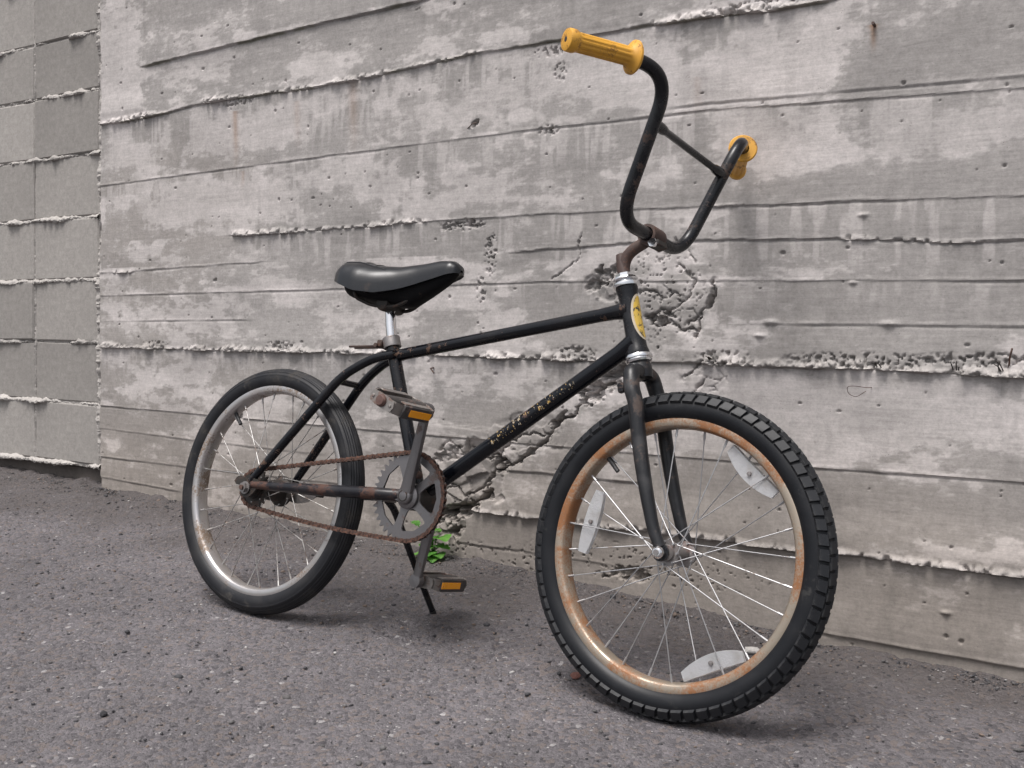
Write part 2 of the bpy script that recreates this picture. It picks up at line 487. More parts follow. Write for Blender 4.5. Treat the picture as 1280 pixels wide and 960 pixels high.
CRACKS = [
([(0.747,0.627),(0.744,0.606),(0.736,0.575),(0.706,0.552),(0.690,0.545)], .0035, .014),
([(0.721,0.555),(0.712,0.520)], .0035, .014),
([(0.606,0.555),(0.629,0.571),(0.665,0.575),(0.674,0.587),(0.694,0.596),(0.707,0.631),(0.672,0.663)], .0025, .010),
([(0.597,0.559),(0.625,0.538),(0.657,0.551),(0.675,0.536),(0.713,0.533),(0.720,0.555)], .004, .014),
([(0.442,0.736),(0.437,0.694),(0.409,0.661),(0.365,0.637)], .002, .008),
([(0.665,0.714),(0.650,0.672)], .0018, .007),
([(0.729,0.441),(0.709,0.406),(0.699,0.396)], .003, .011),
([(0.586,0.475),(0.531,0.435),(0.464,0.391),(0.420,0.343),(0.384,0.327),(0.376,0.301),(0.273,0.229),(0.240,0.239),(0.212,0.192),(0.197,0.155),(0.153,0.129),(0.096,0.112),(0.061,0.096)], .0055, .024),
([(0.151,0.260),(0.218,0.238),(0.255,0.267),(0.282,0.295),(0.376,0.306)], .0035, .013),
([(0.094,0.182),(0.141,0.150),(0.186,0.168),(0.229,0.221)], .004, .016),
([(0.662,0.714),(0.692,0.694),(0.703,0.662)], .0015, .006),
([(0.686,0.440),(0.728,0.473),(0.771,0.466)], .004, .014),
([(0.55,0.60),(0.60,0.615),(0.63,0.60),(0.66,0.605)], .002, .008)]

def line_h(key, s):
    p = LN[key]
    return np.interp(s, [q[0] for q in p], [q[1] for q in p])

def cover(key, s, fade=.03):
    p = LN[key]
    a, b = p[0][0], p[-1][0]
    lo = 1.0 if a < -1.1 else sstep(a - fade, a + fade, s)
    hi = 1.0 if b > 1.25 else 1 - sstep(b - fade, b + fade, s)
    return lo * hi

def facets(u, v, cell, seed):
    """broken-stone relief: per-cell level with tilt (-.5...5) and distance to the cell border"""
    r = np.random.default_rng(seed)
    N = 64
    jx_, jy_, lv, tx, ty = (r.random((N, N)).astype(np.float32) for _ in range(5))
    x, y = u / cell, v / cell
    xi, yi = np.floor(x).astype(int), np.floor(y).astype(int)
    d1 = np.full(x.shape, 9., np.float32); d2 = d1.copy(); val = np.zeros_like(d1)
    for dx in (-1, 0, 1):
        for dy in (-1, 0, 1):
            i, j = (xi + dx) % N, (yi + dy) % N
            ox, oy = x - (xi + dx + jx_[j, i]), y - (yi + dy + jy_[j, i])
            d = np.hypot(ox, oy)
            h = lv[j, i] - .5 + (tx[j, i] - .5) * ox * 1.2 + (ty[j, i] - .5) * oy * 1.2
            near = d < d1
            d2 = np.where(near, d1, np.minimum(d2, d))
            val = np.where(near, h, val)
            d1 = np.where(near, d, d1)
    return val, (d2 - d1) * cell

def build_wall():
    """one height field for the whole cast face"""
    def axis(lo, hi, step, lo2, hi2):
        core = np.arange(lo, hi, step)
        out = list(core)
        x, d = core[-1], step
        while x < hi2: d = min(d * 1.35, .12); x += d; out.append(x)
        pre, x, d = [], core[0], step
        while x > lo2: d = min(d * 1.35, .12); x -= d; pre.append(x)
        return np.array(pre[::-1] + out)
    ss = axis(-1.213, 1.37, .0023, -1.213, 4.6).astype(np.float32)
    hh = axis(-.085, 1.50, .0023, -.32, 2.7).astype(np.float32)
    S, H = np.meshgrid(ss, hh)
    z1 = np.zeros_like(ss)
    D = np.zeros_like(S)                  # proud of the face, towards the yard
    DH = np.zeros_like(S)
    def win(s0, s1, h0, h1):
        return (slice(np.searchsorted(hh, h0), np.searchsorted(hh, h1)), slice(np.searchsorted(ss, s0), np.searchsorted(ss, s1)))
    # gentle unevenness of the form boards
    D += (fbm(S * 1.3, H * 1.7, 11, 2) - .5) * .010
    wob1 = (fbm(ss * 14, z1 + 3.1, 21, 4) - .5) * .005 + (fbm(ss * 60, z1 + 7.1, 23, 3) - .5) * .0022
    # seams: (line, step, fin height, fin thickness, rough zones along s)
    seams = [
      ('L1', .0060, .002, .006, []),
      ('A', .0040, .0078, .009, [(-1.3, -.90), (-.75, .16), (.60, 5)]),
      ('C', .0010, .002, .004, []), ('C2', .0008, .001, .004, []),
      ('D', .0014, .0075, .009, [(-.64, .03), (.74, .80)]),
      ('S', .0022, .003, .005, [(1.0, 5)]),
      ('F0', .0008, .0025, .005, [(-1.14, -1.05)]),
      ('F', .0008, .002, .005, []), ('N1', .0004, .001, .004, []), ('N2', .0005, .0015, .004, []),
      ('E', .0040, .0095, .0105, [(-1.3, .50), (.72, 5)]),
      ('I', .0018, .002, .006, []), ('J', .0009, .0015, .004, []), ('J2', -.0025, .001, .004, []),
      ('K', .0014, .0022, .005, []), ('H', .0085, .004, .007, [(.16, 5)]), ('H2', .0022, .001, .004, []),
      ('M', .0014, .002, .005, []), ('P', .0012, .001, .004, []), ('G', .0045, .003, .006, [])]
    FINMASK = np.zeros_like(S)
    for n_, (key, st, fin, th, zones) in enumerate(seams):
        hl1 = line_h(key, ss) + wob1 * (1.0 if zones else .45)
        j0, j1 = np.searchsorted(hh, hl1.min() - .03), np.searchsorted(hh, hl1.max() + .10)
        sl = slice(j0, j1)
        s_, t = S[sl], H[sl] - hl1[None, :]
        cv = cover(key, ss)
        cv = (cv if isinstance(cv, np.ndarray) else np.full_like(ss, cv))[None, :]
        rm = np.zeros_like(ss)
        for a, b in zones: rm = np.maximum(rm, sstep(a - .015, a + .015, ss) * (1 - sstep(b - .015, b + .015, ss)))
        rm = rm[None, :]
        lip = fbm(ss * 26, z1 + n_, 37, 3)[None, :]
        grv = sstep(.42, .62, fbm(ss * 5.5, z1 + n_ * 1.7, 43, 4))[None, :]
        vary = (sstep(.30, .62, fbm(ss * 13, z1 + .7 + n_, 51, 3)) * .8 + .3)[None, :]
        # the upper lift stands proud of the lower one and eases back
        D[sl] += cv * st * sstep(-.0010, .0010, t) * (1 - sstep(.012, .095, t))
        D[sl] += cv * .0013 * np.exp(-((t - .0025) / .0028) ** 2) * (lip * 1.6 - .3)
        D[sl] -= cv * (.0012 + .35 * abs(st)) * np.exp(-((t + .0026) / .0022) ** 2) * grv
        if zones:
            fv, fb = facets(s_, H[sl], .0105, 300 + n_)
            fv2, fb2 = facets(s_ + 3, H[sl], .0046, 330 + n_)
            thk = th * vary
            prof = np.where(t > 0, 1 - sstep(thk * .55, thk * 1.45, t), np.exp(-(t / .0016) ** 2))
            D[sl] += cv * rm * prof * fin * vary * np.clip(.85 + fv * .75 + fv2 * .55, 0, 2.0)
            D[sl] -= cv * rm * prof * .009 * sstep(.60, .70, fbm(s_ * 95, H[sl] * 95, 350 + n_, 2))
            DH[sl] -= cv * rm * .0035 * prof * vary
            FINMASK[sl] = np.maximum(FINMASK[sl], cv * rm * prof)
    # vertical form edge at the far end of the upper lifts
    D += .0025 * (1 - sstep(-1.005, -1.001, S)) * sstep(1.13, 1.15, H)
    # ragged end against the block wall
    w = win(-1.3, -1.16, -1, 3)
    edge_ = S[w] + 1.213 - .020 * (fbm(S[w] * 30, H[w] * 16, 391, 4, .6) - .30)
    fv, fb = facets(S[w], H[w], .014, 393)
    D[w] -= (.020 + .012 * fv) * (1 - sstep(0, .0045, edge_))
    # shattered zone around the big crack: thin flakes at slightly different levels
    for (cs, ch, rs, rh, cell, amp, gr) in [(.655,.575,.062,.055,.034,.0015,.0032), (.73,.435,.06,.035,.030,.0016,.004), (.165,.20,.10,.085,.048,.013,.010), (.30,.30,.12,.05,.045,.004,.004), (.10,.085,.05,.045,.018,.010,.008), (.50,.62,.05,.03,.02,.006,.005)]:
        w = win(cs - 2 * rs, cs + 2 * rs, ch - 2 * rh, ch + 2 * rh)
        s_, h_ = S[w], H[w]
        jit = (fbm(s_ * 40, h_ * 40, 401, 3) - .5) * .016
        fv, fb = facets(s_ + jit, h_ * 1.15 - jit, cell, int(cell * 1e4) + 7)
        q = np.hypot((s_ - cs) / rs, (h_ - ch) / rh) + (fbm(s_ * 25, h_ * 25, 403, 2) - .5) * .7
        mk = 1 - sstep(.80, 1.0, q)
        open_ = sstep(.45, .60, fbm(s_ * 18, h_ * 18, 407, 2))
        D[w] += mk * (fv * amp - amp * .3) - mk * gr * (1 - sstep(.0006, .0026, fb)) * open_
    # cracks
    for n_, (pts, wdt, dep) in enumerate(CRACKS):
        xs = [q[0] for q in pts]; ys = [q[1] for q in pts]
        w = win(min(xs) - .05, max(xs) + .05, min(ys) - .05, max(ys) + .05)
        s_, h_ = S[w], H[w]
        px = s_ + (fbm(s_ * 60, h_ * 60, 61, 3) - .5) * .020
        py = h_ + (fbm(s_ * 60 + 9, h_ * 60 + 4, 67, 3) - .5) * .020
        dist = np.full(px.shape, 9., np.float32)
        for (ax, ay), (bx, by) in zip(pts[:-1], pts[1:]):
            dx, dy = bx - ax, by - ay
            t = np.clip(((px - ax) * dx + (py - ay) * dy) / (dx * dx + dy * dy), 0, 1)
            dist = np.minimum(dist, np.hypot(px - ax - t * dx, py - ay - t * dy))
        wv = wdt * (.25 + 1.0 * fbm(s_ * 30, h_ * 30, 71, 2))
        D[w] -= dep * .8 * (1 - sstep(wv * .4, wv * .9, dist))
        fv, fb = facets(s_, h_, .012, 500 + n_)
        D[w] -= .003 * (1 - sstep(wv, wv * 4, dist)) * (fv + .5)
    # spalls and rubble hollows: centre, radii, depth, tilt of the ellipse
    for n_, (cs, ch, rs, rh, dep, an) in enumerate([(.512,.430,.082,.027,.030,.62), (.550,.460,.045,.018,.026,.5), (.497,.643,.030,.015,.018,.6), (.470,.622,.016,.010,.010,.2),
                                  (.238,.234,.013,.018,.036,.3), (.206,.158,.020,.011,.034,.35), (.128,.116,.050,.013,.036,.30), (.092,.100,.016,.014,.03,0),
                                  (.118,.066,.013,.010,.024,.2), (.640,.552,.026,.010,.014,.3), (.612,.556,.014,.010,.018,.3),
                                  (.742,.595,.007,.026,.012,-.25), (.10,.245,.04,.014,.006,.3), (.385,.330,.016,.008,.016,.6),
                                  (-.63,.293,.028,.009,.008,0), (.156,.991,.009,.005,.014,.5), (.120,.766,.036,.006,.005,.15), (.57,.03,.05,.014,.014,.1), (.40,.345,.02,.006,.014,.9)]):
        w = win(cs - .16, cs + .16, ch - .12, ch + .12)
        s_, h_ = S[w], H[w]
        u, v = s_ - cs, h_ - ch
        u2, v2 = u * math.cos(an) + v * math.sin(an), -u * math.sin(an) + v * math.cos(an)
        fv, fb = facets(s_, h_, .017, 600 + n_)
        fv2, fb2 = facets(s_, h_, .0065, 640 + n_)
        q = np.hypot(u2 / rs, v2 / rh) + fv * .8 + fv2 * .3
        mk = 1 - sstep(.88, 1.06, q)
        D[w] -= mk * (dep * (.75 - .7 * fv) - fv2 * .006 + .004 * (1 - sstep(.0005, .0025, fb)))
    # honeycombed patches and bug holes
    for n_, (cs, ch, rs, rh, th) in enumerate([(.353,.957,.024,.010,.56), (.12,.766,.055,.012,.58), (.16,.766,.026,.009,.52), (.381,1.078,.014,.020,.57), (.36,1.125,.05,.010,.60), (.205,.70,.016,.045,.60), (.18,.62,.012,.03,.60),
                                 (.43,.478,.05,.016,.55), (1.05,.480,.14,.012,.58), (1.25,.484,.10,.012,.58), (.77,.478,.05,.014,.56), (-.635,.30,.035,.012,.54), (-.95,.480,.05,.008,.57), (-.45,.484,.05,.010,.56),
                                 (-.626,1.12,.07,.008,.57), (-1.05,1.117,.05,.008,.56), (.82,1.15,.12,.008,.58), (.62,.60,.10,.08,.72), (.2,.02,.2,.03,.76), (.6,.05,.25,.04,.76)]):
        w = win(cs - 2 * rs, cs + 2 * rs, ch - 2 * rh, ch + 2 * rh)
        pit = fbm(S[w] * 190 + n_, H[w] * 190, 91, 2)
        q = np.hypot((S[w] - cs) / rs, (H[w] - ch) / rh)
        D[w] -= (1 - sstep(.5, 1.4, q)) * sstep(th, th + .07, pit) * .009
    for k in range(330):
        cs, ch = rng.uniform(-1.2, 1.36), rng.uniform(-.05, 1.45)
        rr = .0012 + .0026 * rng.random() ** 2.5
        w = win(cs - .012, cs + .012, ch - .012, ch + .012)
        D[w] -= .005 * (1 - sstep(.6, 1.2, np.hypot((S[w] - cs) * rng.uniform(.5, 1.1), (H[w] - ch) * rng.uniform(.8, 1.7)) / rr))
    # small cement blobs stuck to the face
    for (cs, ch, rr) in [(1.200,.041,.005), (-1.095,.684,.010), (1.036,.742,.005), (.866,.548,.007), (1.09,.545,.008), (.845,.522,.006), (1.02,.62,.004)]:
        w = win(cs - .05, cs + .05, ch - .05, ch + .05)
        D[w] += .006 * np.exp(-(np.hypot((S[w] - cs) * .6, (H[w] - ch) * 1.6) / rr) ** 2) * (.4 + 1.2 * fbm(S[w] * 120, H[w] * 120, 81, 2))

    # ---------------- stains: grey concrete, lime bloom, drips, rust
    grey = np.array((.300, .284, .273), np.float32); lime = np.array((.570, .532, .518), np.float32); pale = np.array((.388, .366, .352), np.float32)
    warm = np.array((.335, .304, .278), np.float32)
    big = fbm(S * 2.3, H * 3.1, 101, 3)
    order = ['L1', 'A', 'C', 'D', 'S', 'F', 'E', 'I', 'H']
    lift = np.zeros(S.shape, np.int8)
    for i, kname in enumerate(order): lift += (H < line_h(kname, ss)[None, :]).astype(np.int8)
    amount = np.array([.0, .03, .03, .0, -.05, .0, -.035, .03, -.02, -.08], np.float32)[np.clip(lift, 0, 9)]
    patch = fbm(S * 5.0 + lift * 3.7, H * 12 + lift * 1.9, 111, 4, .6)
    patch2 = fbm(S * 20, H * 46, 117, 4, .68)
    runs = fbm(S * 26 + lift * 2.3, H * 6.5, 119, 4, .62)
    vert = np.array([.1, .2, .45, .5, .25, .1, .05, .0, .1, .1], np.float32)[np.clip(lift, 0, 9)]
    patch2 = patch2 * (1 - vert) + runs * vert
    bias = np.zeros_like(S)
    for (cs, ch, rs, rh, v) in [(1.05,.375,.45,.075,.17), (.86,.865,.14,.07,.20), (.70,1.03,.30,.06,.16), (1.2,.87,.14,.05,.17), (1.06,.99,.07,.06,-.22), (1.12,.78,.30,.05,-.16), (1.05,.58,.40,.05,-.16),
                                (1.0,.69,.35,.045,-.12), (-1.10,1.28,.10,.22,.22), (-.85,.86,.35,.07,.16), (-.55,1.05,.35,.06,.10), (-1.05,.56,.14,.06,.2), (-.72,.57,.2,.05,.08), (.24,.53,.08,.08,.16),
                                (.12,.65,.2,.05,.08), (-.2,1.33,.4,.05,-.16), (.35,1.22,.5,.05,-.08), (-.3,.4,.5,.06,-.06), (.30,.40,.16,.05,.10), (.1,.36,.2,.05,-.10), (1.2,1.03,.2,.05,-.1),
                                (.85,.2,.3,.06,-.18), (1.15,.2,.25,.05,-.05), (.5,.05,.5,.08,-.2), (-.1,.86,.3,.06,.04), (-.4,.62,.2,.04,.1), (.62,.66,.1,.05,.08), (.75,.75,.12,.03,.02)]:
        w = win(cs - 1.6 * rs, cs + 1.6 * rs, ch - 1.6 * rh, ch + 1.6 * rh)
        bias[w] += v * np.exp(-(((S[w] - cs) / rs) ** 2 + ((H[w] - ch) / rh) ** 2) ** 1.5)
    val = patch * .56 + patch2 * .44 + bias + amount
    lm = (.65 * sstep(.538, .570, val) + .35 * sstep(.50, .60, val)) * np.clip(.10 + 1.1 * fbm(S * 7, H * 16, 123, 4, .65), 0, 1)
    # drips running down from the ledges
    colm = fbm(S * 44, H * 5.5, 131, 3, .65)
    for n_, (kname, ln_, amp) in enumerate([('A', .16, .8), ('C', .14, .7), ('D', .10, .7), ('S', .08, .6), ('E', .10, .5), ('F', .06, .4)]):
        dl = (ln_ * (.3 + 1.2 * fbm(ss * 20, z1 + 2.2 + n_, 137, 3)))[None, :]
        t = line_h(kname, ss)[None, :] - H
        cv = cover(kname, ss)
        dm = (t > 0) * (1 - sstep(dl * .4, dl, t)) * sstep(.50, .62, colm) * (cv[None, :] if isinstance(cv, np.ndarray) else cv) * amp
        lm = np.maximum(lm, dm * .65)
    hue = sstep(.45, .7, fbm(S * 1.1, H * 1.6, 141, 2))[..., None] * .35
    tone = grey * (.84 + .32 * big[..., None])
    tone = tone * (1 - hue) + warm * (.9 + .2 * big[..., None]) * hue
    soft = sstep(.42, .58, val)[..., None] * .45
    tone = tone * (1 - soft) + pale * soft
    # thin rubbed flecks of lime on the high grain
    flk = (sstep(.60, .68, fbm(S * 60, H * 150, 127, 3, .6)) * sstep(.40, .56, val) * .5)
    lm = np.maximum(lm, flk)
    lm = lm * .86
    tone = tone * (1 - lm[..., None]) + lime * lm[..., None]
    # lower courses soaked with earth colour
    lowm = ((1 - sstep(.02, .42, H)) * .6)[..., None]
    tone = tone * (1 - lowm) + tone * np.array((.80, .745, .68), np.float32) * lowm
    # damp, darker zones with ragged outline, and runs below them
    dz = sstep(.55, .64, fbm(S * 2.6 + 40, H * 7, 151, 5, .62)) * .10
    dr = sstep(.55, .72, fbm(S * 46 + 11, H * 9, 157, 3)) * sstep(.42, .6, fbm(S * 4, H * 6, 159, 2)) * .08
    tone *= (1 - dz - dr)[..., None]
    fm = (FINMASK * .42)[..., None]
    tone = tone * (1 - fm) + np.array((.46, .43, .41), np.float32) * fm
    # rust runs from iron left in the face
    for (cs, h0, ln_, w_, a_) in [(-.626, 1.098, .17, .010, .5), (-.21, 1.125, .20, .014, .3), (-.60, .94, .06, .006, .3), (1.046, 1.075, .05, .005, .6), (1.046, 1.082, .012, .007, .9), (-.40, 1.10, .14, .010, .22), (.70, 1.03, .10, .008, .15)]:
        w = win(cs - .06, cs + .06, h0 - ln_, h0 + .01)
        t = h0 - H[w]
        q = np.exp(-((S[w] - cs + (fbm(H[w] * 20, S[w] * 0, 163, 2) - .5) * .008) / w_) ** 2) * (t > 0) * (1 - sstep(.2 * ln_, ln_, t)) * a_
        q = q[..., None]
        tone[w] = tone[w] * (1 - q) + np.array((.27, .16, .095), np.float32) * q
    # lichen and moss along the upper ledges
    for kname, a_ in [('L1', .7), ('A', .55), ('E', .15)]:
        t = H - (line_h(kname, ss) + wob1)[None, :]
        cv = cover(kname, ss)
        q = (np.exp(-((t + .001) / .0035) ** 2) * sstep(.42, .6, fbm(ss * 12, z1, 171, 3))[None, :] * a_ * (cv[None, :] if isinstance(cv, np.ndarray) else cv))[..., None]
        tone = tone * (1 - q) + np.array((.085, .085, .045), np.float32) * q

    # ---------------- meshes, one for every cast lift
    n_h, n_s = S.shape
    P = np.stack([S, -D, H + DH], -1).reshape(-1, 3).astype(np.float32)
    root = empty('concrete_wall', None, WM)
    tag(root, 'tall board-formed grey concrete wall with cracks, running behind the bicycle', 'wall')
    idx = np.arange(n_h * n_s, dtype=np.int32).reshape(n_h, n_s)
    quads = np.stack([idx[:-1, :-1], idx[:-1, 1:], idx[1:, 1:], idx[1:, :-1]], -1).reshape(-1, 4)
    lf = lift[:-1, :-1].reshape(-1)
    tn = np.concatenate([tone.reshape(-1, 3), np.ones((n_h * n_s, 1))], 1).astype(np.float32)
    for b in range(10):
        fq = quads[lf == b]
        if not len(fq): continue
        flag = np.zeros(n_h * n_s, bool); flag[fq.ravel()] = True
        used = np.flatnonzero(flag)
        remap = np.zeros(n_h * n_s, np.int32); remap[used] = np.arange(len(used), dtype=np.int32)
        inv = remap[fq]
        me = bpy.data.meshes.new('concrete_course')
        me.vertices.add(len(used)); me.vertices.foreach_set('co', P[used].ravel())
        me.loops.add(len(inv) * 4); me.loops.foreach_set('vertex_index', inv.ravel())
        me.polygons.add(len(inv)); me.polygons.foreach_set('loop_start', np.arange(0, len(inv) * 4, 4, dtype=np.int32))
        me.polygons.foreach_set('use_smooth', np.ones(len(inv), bool))
        me.update(calc_edges=True)
        at = me.color_attributes.new('tone', 'FLOAT_COLOR', 'POINT')
        at.data.foreach_set('color', tn[used].ravel())
        mesh_obj('concrete_course', me, MT['wall'], root)
    # solid core and coping behind the face
    k = MB()
    k.box((1.7, .20, 1.2), (1, 0, 0), (0, 1, 0), (0, 0, 1), 2.905, .14, 1.52, .005)
    k.build('core', MT['footing'], root, smooth=False)
    return root
WALL = build_wall()

# iron ends and tie wires left in the face
def wire(name, pts, r, label=None):
    o = MB().tube([(p[0], -p[2], p[1]) for p in pts], r, 8).build(name, MT['rust'], WALL)
    if label: o['label'] = label
    return o
wire('tie_wire', fillet([(1.062,.431,-.01), (1.056,.430,.012), (1.036,.433,.022), (1.020,.432,.020), (1.022,.418,.018), (1.036,.412,.014), (1.052,.424,.010)], .008), .0006)
wire('nail', [(.045,.441,-.01), (.049,.438,.012), (.062,.428,.016)], .0018)
wire('nail', [(1.046,1.078,-.01), (1.047,1.081,.012)], .003)
wire('tie_wire', [(.128,.978,-.005), (.155,.989,.006), (.160,.993,-.004)], .0012)
wire('tie_wire', fillet([(1.288,.470,-.004), (1.292,.490,.012), (1.296,.505,.014)], .01), .0016)

# dry sprigs rooted in the ragged ledge
for (s0, h0, n_, l_) in [(1.075, .468, 3, .013), (1.205, .466, 3, .015), (1.28, .466, 3, .024), (.745, .474, 3, .009)]:
    k = MB()
    for i in range(n_):
        a_ = random.uniform(-.8, .8); l2 = l_ * random.uniform(.5, 1.1); s1 = s0 + random.uniform(-.006, .006)
        k.tube([(s1, -.006, h0), (s1 + math.sin(a_) * l2 * .4, -.016, h0 + l2 * .6), (s1 + math.sin(a_) * l2, -.019 - random.uniform(0, .006), h0 + math.cos(a_) * l2)], [.0011, .0012, .0005], 5)
    k.build('dry_sprig', MT['grease'], WALL)

# ------------------------------------------------------------------ block wall beyond the main wall
def build_blocks():
    root = empty('block_wall', None, WM)
    tag(root, 'wall of large smooth grey concrete blocks with oozing mortar at the far end', 'wall')
    xs = [-1.222 - .330 * i for i in range(15)]
    rows = [.112, .297, .481, .668, .855, 1.042, 1.228, 1.396, 1.58, 1.765, 1.95, 2.135]
    variants = []
    for k in range(4):
        hm = MB()
        w_, h_, d_, c_ = .1622, .0908, .05, .004
        N = 5
        # front face lightly dished, chamfered edge, sides
        vs_, fs_ = [], []
        ring = [(-w_, -h_), (w_, -h_), (w_, h_), (-w_, h_)]
        vs_ += [(x, d_, z) for x, z in ring]
        vs_ += [(x, -d_ + c_, z) for x, z in ring]
        vs_ += [(x * (1 - c_ / w_) + random.uniform(-.002, .002), -d_ + random.uniform(-.0015, .001), z * (1 - c_ / h_) + random.uniform(-.0015, .0015)) for x, z in ring]
        vs_ += [(random.uniform(-.02, .02), -d_ - random.uniform(0, .002), random.uniform(-.01, .01))]
        for a in range(4):
            b = (a + 1) % 4
            fs_ += [(a, b, 4 + b, 4 + a), (4 + a, 4 + b, 8 + b, 8 + a), (8 + a, 8 + b, 12)]
        fs_.append((0, 1, 2, 3))
        variants.append(hm.add(vs_, fs_).mesh('concrete_block', smooth=False))
    for me in variants: me.materials.append(MT['block'])
    for c in range(len(xs) - 1):
        for r_ in range(len(rows) - 1):
            cx, cz = (xs[c] + xs[c + 1]) / 2, (rows[r_] + rows[r_ + 1]) / 2
            hs_ = (rows[r_ + 1] - rows[r_]) / .187
            M = Matrix.Translation((cx + random.uniform(-.002, .002), .062 + random.uniform(-.004, .003), cz)) @ Matrix.Rotation(random.uniform(-.008, .008), 4, 'Y') @ Matrix.Rotation(random.uniform(-.012, .012), 4, 'Z') @ Matrix.Diagonal((1, 1, hs_, 1))
            mesh_obj('concrete_block', random.choice(variants), None, root, M)
    # mortar bed: backing and squeezed-out ridges
    MB().box((-3.53, .10, 1.205), (1, 0, 0), (0, 1, 0), (0, 0, 1), 2.31, .082, 1.10, .004).build('mortar_backing', MT['mortar'], root, smooth=False)
    MB().box((-3.53, .095, -.11), (1, 0, 0), (0, 1, 0), (0, 0, 1), 2.305, .06, .215, .008).build('footing', MT['footing'], root, smooth=False)
    def ridge(p0, p1, amp, seed, thick=.006, gap=.45):
        """rough squeezed-out mortar along a joint, p0 to p1 in the face (x, z)"""
        L_ = math.hypot(p1[0] - p0[0], p1[1] - p0[1])
        n = max(8, int(L_ / .0036))
        t = np.linspace(0, 1, n)
        a0 = fbm(t * L_ * 9, t * 0 + seed, 190 + seed, 2)
        a1 = fbm(t * L_ * 30, t * 0 + seed, 200 + seed, 3)
        a2 = fbm(t * L_ * 120, t * 0 + seed, 240 + seed, 3)
        a3 = fbm(t * L_ * 70, t * 0 + seed + 5, 260 + seed, 3)
        pr = np.clip((a1 * .35 + a0 * .65 - gap) * 3.4, -.9, 1.0) * amp * (.45 + 1.1 * a2)
        flat_ = abs(p1[0] - p0[0]) > abs(p1[1] - p0[1])
        vs_, fs_ = [], []
        K = 9
        for i in range(n):
            x = p0[0] + (p1[0] - p0[0]) * t[i]; z = p0[1] + (p1[1] - p0[1]) * t[i]
            th = thick * (.55 + .9 * a3[i]) * (.75 + .8 * min(.8, max(0.0, (a1[i] * .35 + a0[i] * .65 - gap) * 4)))
            for j in range(K):
                an = math.pi * j / (K - 1)
                o_, u_ = math.sin(an), -math.cos(an)
                jit = (random.random() - .5) * .0042
                dep = .0185 - max(-.010, pr[i] + .006) * o_ + jit * o_
                dw = u_ * th + jit * .8 + (a1[i] - .5) * .010 - (.35 * max(0, pr[i]) * o_ if flat_ else 0)
                if flat_: vs_.append((x, dep, z + dw))
                else: vs_.append((x + dw, dep, z))
        for i in range(n - 1):
            for j in range(K - 1):
                fs_.append((i * K + j, (i + 1) * K + j, (i + 1) * K + j + 1, i * K + j + 1))
        MB().add(vs_, fs_).build('mortar_joint', MT['mortar'], root, ang=35)
    for i, z in enumerate(rows):
        ridge((xs[0] + .006, z), (xs[-1], z), .014, i, .0062, .39)
    for i, x in enumerate(xs):
        ridge((x, .10), (x, 2.13), .012 if i == 0 else .003, 20 + i, .011 if i == 0 else .0048, .38 if i == 0 else .45)
    return root
build_blocks()

# ------------------------------------------------------------------ ground
def ground_z(x, y):
    x, y = np.asarray(x, float), np.asarray(y, float)
    zw = np.interp(x, [-1.8, -1.2, -.85, .14, .33, .99, 1.4], [.010, .020, .020, .0127, .014, -.018, -.018])
    w = sstep(.16, .52, y)
    far = sstep(.9, 2.5, np.hypot(x - .45, y * 1.0))
    und = (fbm(x * 2.1 + 50, y * 2.1 + 50, 301, 3) - .5) * .010 * sstep(.06, .35, np.minimum(np.hypot(x, y), np.hypot(x - .90, y)))
    return zw * w + und * (1 - .3 * w) + 0 * far

def build_ground():
    def axis(lo, hi, step, lo2, hi2, mx):
        out = list(np.arange(lo, hi, step))
        x, d = out[-1], step
        while x < hi2: d = min(d * 1.3, mx); x += d; out.append(x)
        pre, x, d = [], lo, step
        while x > lo2: d = min(d * 1.3, mx); x -= d; pre.append(x)
        return np.array(pre[::-1] + out)
    xs = axis(-1.9, 1.75, .0075, -60, 60, 6.0)
    ys = axis(-.95, .60, .0075, -60, 60, 6.0)
    X, Y = np.meshgrid(xs, ys)
    Z = ground_z(X, Y)
    # worn, slightly pitted surface
    Z += (fbm(X * 28, Y * 28, 311, 3) - .5) * .0042 + (fbm(X * 75, Y * 75, 317, 2) - .5) * .0030
    Z -= sstep(.64, .72, fbm(X * 55, Y * 55, 323, 2)) * .004
    # dirt heaped against the foot of the wall
    Z += sstep(.44, .53, Y) * (fbm(X * 16, Y * 16, 331, 3) - .35) * .022
    n_y, n_x = X.shape
    idx = np.arange(n_y * n_x).reshape(n_y, n_x)
    q = np.stack([idx[:-1, :-1], idx[:-1, 1:], idx[1:, 1:], idx[1:, :-1]], -1).reshape(-1, 4)
    me = bpy.data.meshes.new('asphalt_ground')
    P = np.stack([X, Y, Z], -1).reshape(-1, 3)
    me.vertices.add(len(P)); me.vertices.foreach_set('co', P.ravel().astype(np.float32))
    me.loops.add(len(q) * 4); me.loops.foreach_set('vertex_index', q.ravel().astype(np.int32))
    me.polygons.add(len(q)); me.polygons.foreach_set('loop_start', np.arange(0, len(q) * 4, 4, dtype=np.int32))
    me.polygons.foreach_set('use_smooth', np.ones(len(q), bool))
    me.update(calc_edges=True)
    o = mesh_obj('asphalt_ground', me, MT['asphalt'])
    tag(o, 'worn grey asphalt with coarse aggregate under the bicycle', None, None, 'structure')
build_ground()

def ico():
    bm = bmesh.new(); bmesh.ops.create_icosphere(bm, subdivisions=1, radius=1)
    v = np.array([p.co[:] for p in bm.verts]); f = np.array([[q.index for q in t.verts] for t in bm.faces]); bm.free()
    return v, f
ICO_V, ICO_F = ico()

